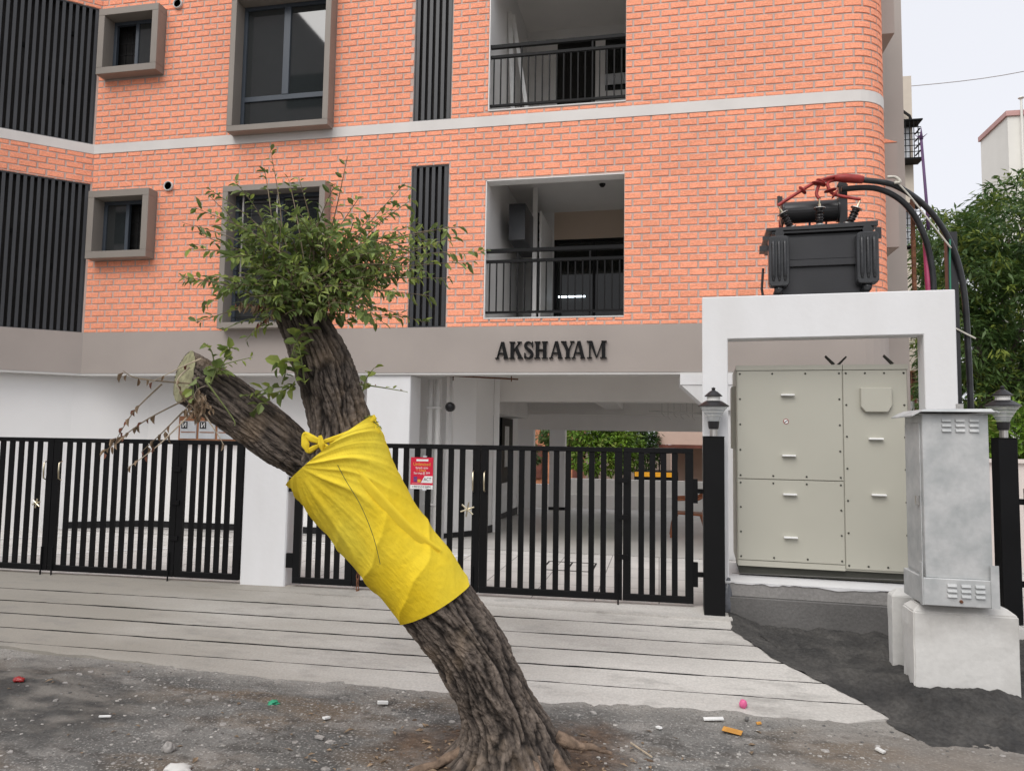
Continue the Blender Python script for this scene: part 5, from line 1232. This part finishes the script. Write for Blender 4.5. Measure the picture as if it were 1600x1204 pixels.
bgtree(5.9, 14.7, -.2, 5.4, [(5.4, 14.5, 4.6, .85, .9, .9), (6.3, 14.8, 5.3, 1.0, 1.0, .85), (5.3, 14.4, 3.3, .8, .9, .9), (6.4, 14.4, 3.9, 1.0, 1.0, .9), (5.6, 14.5, 2.2, 1.0, 1.0, .8), (7.4, 14.6, 4.8, 1.1, 1.0, 1.0), (6.9, 14.5, 2.5, 1.1, 1.0, .9), (5.2, 14.9, 5.45, .5, .6, .45)], 24000, .19, .045, ['bleaf', 'bleafy'], 'dense long-leaved tree rising behind the cables at the right', 11)
bgtree(8.0, 19.5, -.5, 6.5, [(7.0, 19.5, 6.4, .9, 1.0, .9), (8.4, 19.0, 6.9, 1.3, 1.1, 1.1), (7.2, 19, 4.7, 1.1, 1.1, 1.2), (9.4, 19, 5.6, 1.3, 1.2, 1.2), (8.6, 19, 3.4, 1.4, 1.2, 1.2), (7.0, 19, 2.6, 1.1, 1.1, 1.2)], 16000, .24, .06, ['bleaf', 'bleafy'], 'taller tree behind the long-leaved one, against the sky', 12)
bgtree(5.2, 12.6, -.15, 2.2, [(4.75, 12.5, 1.5, .5, .5, .5), (5.4, 12.6, 1.7, .6, .5, .5), (6.1, 12.6, 1.5, .7, .5, .6)], 4200, .16, .05, ['bright', 'bleafy'], 'low bright shrub behind the beige compound wall at the right', 13, group=None, tr_r=.05)
# behind the stilts
bgtree(-3.5, 26.5, -.5, 2.6, [(-3.5, 26.5, 1.7, .8, .7, .6), (-3.2, 26.5, 1.2, .6, .6, .5)], 1800, .22, .07, ['bleaf'], 'thin dark tree seen under the building beside the pillar', 21, tr_r=.07)
bgtree(-2.1, 25.5, -.5, 2.9, [(-2.5, 25.5, 1.9, .9, .8, .8), (-1.7, 25.5, 2.2, .9, .8, .9), (-2.0, 25.1, 1.0, 1.1, .8, .7), (-1.2, 25.5, 1.3, .7, .8, .9)], 7000, .17, .08, ['bright', 'bleafy'], 'bright green bushy tree seen through the stilts', 22, tr_r=.08)
bgtree(-.7, 28, -.5, 3.2, [(-1.0, 28, 2.0, .8, .8, 1.0), (-.5, 28, 1.2, .7, .8, .9)], 3800, .2, .07, ['bleaf'], 'dark tree under the stilts left of the pink house', 23, tr_r=.08)
bgtree(-5.2, 27, -.5, 3.2, [(-5.2, 26.4, 1.8, .6, .6, .8), (-4.8, 26.6, 1.0, .5, .5, .6)], 2000, .22, .06, ['bleaf'], 'dark tree in front of the orange house seen past the stilt wall', 24, tr_r=.07)
oh = thing('brick_house', 'orange house with red shutters glimpsed under the building', 'house', (-5.5, 33, -.6))
b = B(); b.box(-12, -3.6, 33, 37, -.6, 4.2); b.build('wall', 'orangew', oh)
for i in range(5): B().box(-7.4+i*.9, -7.0+i*.9, 32.9, 32.99, -.2, 1.3).build('shutter', 'redw', oh)
ph = thing('pink_house', 'pinkish house with projecting balcony slab seen at the right under the building', 'house', (4.6, 29, -.6))
b = B(); b.box(.5, 9, 29.5, 34, -.6, 3.6); b.build('wall', 'pink', ph)
b = B(); b.box(-.08, 9, 27.8, 29.49, 1.42, 2.7); b.build('balcony', 'pink', ph); B().box(0.0, 9, 27.6, 27.79, 1.30, 1.41).build('ledge', 'redw', ph)
cw = thing('compound_wall', 'low white rear compound wall behind the parking floor', 'wall', (-1, 21.4, -.5))
b = B(); b.box(-3.0, 3.5, 21.6, 21.8, -.6, .40); b.build('wall', 'cwallw', cw); B().box(-3.0, 3.5, 21.48, 21.599, -.6, -.05).build('ledge', 'cwallw', cw); B().box(-5, -3.02, 21.1, 21.3, -.6, .24).build('wall', 'cwallw', cw)
ar = thing('auto_rickshaw', 'yellow and black auto rickshaw parked beyond the rear compound wall', 'vehicle', (-.1, 25, -.6))
b = B(); b.hexa([(-0.80, 24.4, -.25), (0.60, 24.4, -.25), (0.60, 25.6, -.25), (-0.80, 25.6, -.25)], [(-0.80, 24.4, .56), (0.60, 24.4, .56), (0.60, 25.6, .56), (-0.80, 25.6, .56)]); b.build('body', 'black', ar, bev=.03)
B().box(-.78, .58, 24.36, 24.398, .38, .53).build('yellow_panel', 'yellowv', ar)
b = B(); b.hexa([(-0.60, 24.45, 1.1), (0.60, 24.45, 1.15), (0.60, 25.55, 1.15), (-0.60, 25.55, 1.1)], [(-0.40, 24.55, 1.3), (0.55, 24.55, 1.32), (0.55, 25.45, 1.32), (-0.40, 25.45, 1.3)]); b.build('hood', 'black', ar, bev=.03)
b = B()
for x in (-.55, 0, .55):
    for y in (24.47, 25.53): b.tube([(x, y, .56), (x+.03, y, 1.12)], .02, 6)
b.build('hood_frame', 'black', ar)
for x, y in ((-0.60, 25.0), (2.7, 24.5), (2.7, 25.5)): B().lathe([(.2, -.04), (.22, 0), (.2, .04)], (x, y, -.38), 14, (0, 1, 0)).build('wheel', 'black', ar)
# plastic chair under the building
cx0, cy0 = .50, 13.2; fz = slope(cy0)
pc = thing('plastic_chair', 'brown plastic armchair standing on the parking floor near the gate post', 'chair', (cx0, cy0, fz))
def chp(x, y, z): return (cx0+x, cy0+y, fz+z)
b = B(); b.hexa([chp(-.22, -.22, .40), chp(.24, -.24, .38), chp(.24, .24, .38), chp(-.22, .22, .40)], [chp(-.23, -.23, .43), chp(.25, -.25, .41), chp(.25, .25, .41), chp(-.23, .23, .43)]); b.build('seat', 'chairp', pc, bev=.01)
for sx, sy in ((-1, -1), (-1, 1), (1, -1), (1, 1)):
    B().tube([chp(.21*sx, .21*sy, .40), chp(.27*sx, .24*sy, .2), chp(.30*sx, .26*sy, 0)], [.035, .03, .025], 7).build('leg', 'chairp', pc)
for sy in (-1, 1): B().tube(curve([chp(-.22, .24*sy, .42), chp(-.24, .28*sy, .62), chp(-.12, .29*sy, .66), chp(.12, .28*sy, .66), chp(.26, .24*sy, .74)], 5), .025, 7).build('armrest', 'chairp', pc, smooth=True)
b = B()
for i in range(7): yy = -.2+.4*i/6; b.beam(chp(.24, yy, .42), chp(.36, yy*1.1, .86), .03, .012, (0, 1, 0))
b.tube([chp(.36, -.24, .84), chp(.38, 0, .89), chp(.36, .24, .84)], .025, 7); b.build('backrest', 'chairp', pc)
# right side: compound wall, neighbours
rw = thing('compound_wall', 'beige compound wall behind the right gate post', 'wall', (5, 10.9, -.1))
b = B(); b.box(3.95, 11, 10.75, 10.95, -.2, 1.30); b.build('wall', 'cwall', rw); B().box(3.9, 11, 10.70, 11.0, 1.301, 1.35).build('coping', 'cwall', rw)
nb = thing('cream_house', 'cream apartment block with barred window boxes just right of the brick building', 'house', (6.5, 24, -.6))
b = B(); b.box(4.2, 7.42, 23.3, 30, -.6, 12.6); b.build('wall', 'cream', nb)
for z0, z1 in ((9.9, 11.0), (7.3, 8.5), (2.0, 3.6)):
    g = B().box(6.6, 7.30, 23.22, 23.29, z0, z1).build('window', 'silver' if z0 > 5 else 'redw', nb)
    q = B()
    for i in range(8): q.box(6.6+i*.115, 6.62+i*.115, 22.8, 22.82, z0, z1)
    for i in range(7): q.box(6.55, 7.5, 22.821, 22.841, z0+(z1-z0)*i/6-.01, z0+(z1-z0)*i/6+.01)
    for i in range(6): q.box(7.46, 7.5, 22.84, 23.29, z0+(z1-z0)*i/5-.01, z0+(z1-z0)*i/5+.01)
    q.box(6.5, 7.54, 22.78, 23.29, z1+.01, z1+.05); q.box(6.5, 7.54, 22.78, 23.29, z0-.05, z0-.01); q.build('window_grille', 'black' if z0 > 5 else 'rust', nb)
B().box(7.421, 7.58, 22.9, 23.6, 3.7, 7.15).build('bay', 'cream', nb); B().box(6.4, 7.56, 22.9, 23.29, 3.65, 7.2).build('bay', 'cream', nb)
b = B(); b.tube([(7.0, 23.2, 11.6), (7.3, 23.15, 11.3), (7.4, 23.2, 11.0)], .04, 6); b.tube([(6.8, 23.2, 10.95), (7.45, 23.2, 11.02)], .025, 5); b.build('pipework', 'dark', nb)
solo('white_pipe', B().tube([(4.72, 15.2, -.3), (4.72, 15.2, 2.35)], .035, 8), 'paperw', 'thin white downpipe seen between the cabinet and the portal leg', 'pipe')
fb = thing('far_house', 'pale far house with pink roof trim at the right edge of the sky', 'house', (19, 46, -.6))
b = B(); b.box(18.5, 27, 43.2, 46.6, -.6, 19.4); b.build('wall', 'pale', fb)
B().box(18.4, 27, 43.1, 46.7, 19.401, 19.68).build('roof_trim', 'pinktrim', fb)
b = B(); b.tube([(19.1, 42.98, 0), (19.1, 42.98, 20.2)], .06, 6); b.lathe([(.06, 0), (.16, .08), (.0, .2)], (19.1, 42.98, 20.2), 8); b.build('vent_stack', 'pale', fb)
fs_ = thing('tiled_shed', 'small pale shed with a red tiled roof behind the right lantern', 'house', (8, 24, -.6))
b = B(); b.box(8.8, 11.5, 24.5, 27, -.6, 2.6); b.build('wall', 'pale', fs_); B().hexa([(8.6, 24.3, 2.6), (11.7, 24.3, 2.6), (11.7, 27.2, 2.6), (8.6, 27.2, 2.6)], [(8.6, 24.3, 2.7), (11.7, 24.3, 2.9), (11.7, 27.2, 2.9), (8.6, 27.2, 2.7)]).build('roof', 'redw', fs_)
solo('overhead_wire', B().tube([(7.4+ (19-7.4)*t, 24-4*t, 12.6+4.3*t-1.9*math.sin(math.pi*t)) for t in [i/24 for i in range(25)]], .012, 5), 'doorgrey', 'thin sagging wire crossing the sky from the cream block', 'wire')

# ================================================================== litter and stones
def gz(x, y): return max(road_z(x, y), -9)
def stones(n, seed, box, rr, mat, name, label, dens=None):
    r_ = random.Random(seed); b = B()
    for _ in range(n):
        x, y = r_.uniform(box[0], box[1]), r_.uniform(box[2], box[3])
        if dens and r_.random() > dens(x, y): continue
        if y > low_edge(x)-.02 and x < 1.5: continue
        s = r_.uniform(*rr)*(r_.random()**1.5+.35); z = gz(x, y); a = r_.uniform(0, 6.28); k = 5
        vs = []
        for h, q in ((0, 1), (.45, .85)):
            for j in range(k): t = a+2*math.pi*j/k; vs.append((x+s*q*math.cos(t)*r_.uniform(.7, 1.2), y+s*q*math.sin(t)*r_.uniform(.6, 1), z+h*s*r_.uniform(.6, 1.1)-.002))
        b.add(vs, [tuple(range(k, 2*k))]+[(j, (j+1) % k, k+(j+1) % k, k+j) for j in range(k)])
    return tag(b.build(name, mat, None, smooth='flat'), label, 'gravel', kind='stuff')
mt['stonel'] = M('pale_chip', (.42, .40, .37), .85, .2, 40)
stones(5200, 3, (-5.8, 2.8, 3.2, 5.3), (.004, .013), 'stonel', 'gravel', 'pale stone chips scattered over the dusty road verge', lambda x, y: .05+1.3*max(0, fbm(x*1.3, y*1.6, 7)+.05)+(.6 if (-.4 < x < .5 and y < 4.6) else 0))
stones(1500, 9, (-5.8, 2.8, 3.2, 5.3), (.012, .026), 'stone', 'gravel', 'larger grey stones scattered over the road verge', lambda x, y: .15+.9*max(0, fbm(x*1.1, y*1.1, 4)))
stones(5000, 4, (-5.8, 2.8, 3.2, 5.3), (.004, .014), 'stoned', 'gravel', 'dark grit and clods scattered over the road verge', lambda x, y: .2+.7*max(0, fbm(x*1.7, y*1.7, 2)))
stones(1200, 5, (-1.6, .0, 3.6, 4.6), (.006, .018), 'soil', 'soil_clods', 'crumbled brown soil around the tree roots', lambda x, y: math.exp(-((x+.78)**2+(y-4.05)**2)/.25))
def litter_leaves(n, seed, c, sd_, label):
    r_ = random.Random(seed); b = B()
    for _ in range(n):
        x, y = c[0]+r_.gauss(0, sd_[0]), c[1]+r_.gauss(0, sd_[1])
        if y > low_edge(x)-.03 or (x+.78)**2+(y-4.05)**2 < .05: continue
        l = r_.uniform(.025, .06); a = r_.uniform(0, 6.28); z = gz(x, y)+.006; d = Vector((math.cos(a), math.sin(a), r_.uniform(-.1, .3))); q = Vector((-d.y, d.x, r_.uniform(-.3, .3)))*.22; o = Vector((x, y, z))
        b.add([o, o+d*l*.5+q*l+Vector((0, 0, .006)), o+d*l, o+d*l*.5-q*l+Vector((0, 0, .004))], [(0, 1, 2), (0, 2, 3)])
    return tag(b.build('dry_leaves', 'dead', None, smooth='flat'), label, 'dry leaves', kind='stuff')
litter_leaves(170, 31, (-.85, 4.0), (.42, .22), 'dry brown leaves fallen around the foot of the leaning trunk')
litter_leaves(90, 32, (-1.8, 4.3), (2.0, .5), 'scattered dry leaves over the road verge')
def lump(name, c, r, mat, label, cat, seed=0, sq=(1, 1, .7), grp=None, amp=.35):
    bm = bmesh.new(); bmesh.ops.create_icosphere(bm, subdivisions=3, radius=1)
    b = B(); bm.verts.ensure_lookup_table(); vs = []
    for v in bm.verts:
        k = 1+amp*noise.noise(v.co*1.6+Vector((seed, 0, 0)))+amp*.4*noise.noise(v.co*4+Vector((seed, 3, 0))); vs.append((c[0]+v.co.x*k*r*sq[0], c[1]+v.co.y*k*r*sq[1], c[2]+v.co.z*k*r*sq[2]))
    b.add(vs, [tuple(v.index for v in f.verts) for f in bm.faces]); bm.free()
    return solo(name, b, mat, label, cat, grp, smooth=True)
lump('red_scrap', (-4.41, 4.53, gz(-4.41, 4.53)+.02), .032, 'redp', 'glossy dark red scrap lying on the dark sand at the left', 'litter', 1, (1.35, .7, .6))
lump('pink_ball', (.55, 5.26, ramp_z(.55, 5.26)+.028), .032, 'pinkp', 'small pink balloon on the last ramp strip', 'balloon', 2, (.8, .8, 1.0), None, .12)
lump('clod', (-2.71, 3.83, gz(-2.71, 3.83)+.02), .035, 'stone', 'round grey clod on the road verge near the bottom left', 'stone', 5, (1, .8, .9))
lump('pale_rock', (-2.50, 3.62, gz(-2.5, 3.62)+.01), .07, 'block', 'pale flat rock with a yellow edge at the bottom of the road', 'stone', 8, (1.1, .7, .4))
lump('green_scrap', (-2.50, 4.61, gz(-2.5, 4.61)+.008), .035, 'greenp', 'crumpled green plastic scrap on the road verge', 'litter', 6, (1, .7, .4), None, 1.0)
def sheet(name, c, l, wd, a, mat, label, th_=.008, tilt=.1):
    fr = Matrix.Translation((c[0], c[1], c[2])) @ Matrix.Rotation(a, 4, 'Z') @ Matrix.Rotation(tilt, 4, 'Y')
    return solo(name, B(fr).box(-l/2, l/2, -wd/2, wd/2, 0, th_), mat, label, 'litter', None, bev=.001)
sheet('white_strip', (.34, 4.99, gz(.34, 4.99)+.012), .125, .03, .15, 'paperw', 'white tile strip lying at the foot of the ramp', .012, -.05)
sheet('orange_card', (.44, 4.83, gz(.44, 4.83)+.012), .115, .07, -.25, 'orangep', 'orange card scrap lying on the grey verge', .005, .08)
sheet('paper_roll', (-3.35, 4.10, gz(-3.35, 4.1)+.014), .07, .012, .3, 'paperw', 'short white stick on the dark sand', .01, 0)
sheet('white_tube', (-1.80, 4.77, gz(-1.8, 4.77)+.016), .07, .022, .5, 'paperw', 'white plastic fragment left of the trunk base', .018, .1)
sheet('dry_stick', (-.10, 4.42, gz(-.1, 4.42)+.014), .20, .008, -.9, 'paletwig', 'thin dry stick on the gravel right of the trunk', .008, .03)
for i, (x, y, l, m_n, lab) in enumerate(((-1.95, 4.15, .05, 'stone', 'flat grey stone chip among gravel left of the roots'), (-2.05, 4.45, .045, 'paperw', 'flat white chip left of the trunk base'), (.0, 4.78, .04, 'paperw', 'tiny white paper flake below the ramp edge'),
                                         (.62, 5.02, .03, 'orangep', 'small orange crumb beside the white tile strip'), (.55, 5.06, .035, 'cem2', 'dark stone flake above the orange card'), (1.25, 4.72, .05, 'block', 'pale stone flake on the brown dirt at the right'), (2.05, 4.72, .09, 'paperw', 'white crumpled scrap at the far right edge of the sand'))):
    sheet('chip', (x, y, gz(x, y)+.008), l, l*.6, i*1.1, m_n, lab, .012, .15)
for i, (a, c) in enumerate(((735, 1195), (750, 1190))):
    pass
wd_ = thing('weed', 'small green weed sprouting at the foot of the trunk', 'plant', tuple(tp(742, 1200, -.32)))
b = B(); 
for k in range(9):
    a = k*.7; c = tp(742, 1198, -.32); l = BIG[1]
    m4 = Matrix.Translation(c+Vector((0, 0, .02+.006*(k % 4)))) @ Matrix.Rotation(a, 4, 'Z') @ Matrix.Rotation(-.5, 4, 'Y') @ Matrix.Scale(.6, 4)
    inst('leaf', BIG[1], wd_, m4)
B().tube([tuple(tp(742, 1210, -.32)), tuple(tp(742, 1196, -.32))], .004, 5).build('stem', 'vine', wd_)
# house across the street, behind the camera, mirrored in the big window
hs_ = thing('grey_house', 'tall grey gabled house across the street mirrored in the upper window', 'house', (-24, -16, -.3))
pf = [(-36, -.3), (-14.5, -.3), (-14.5, 19.0), (-22, 27.5), (-36, 22)]
B().prism(pf, lambda u, v, q: (u, q, v), -22, -14).build('wall', 'doorgrey', hs_)
for i in range(4):
    for k in range(6): B().box(-34+i*5, -31.6+i*5, -13.99, -13.9, 1.5+k*3.4, 3.2+k*3.4).build('window', 'dark', hs_)
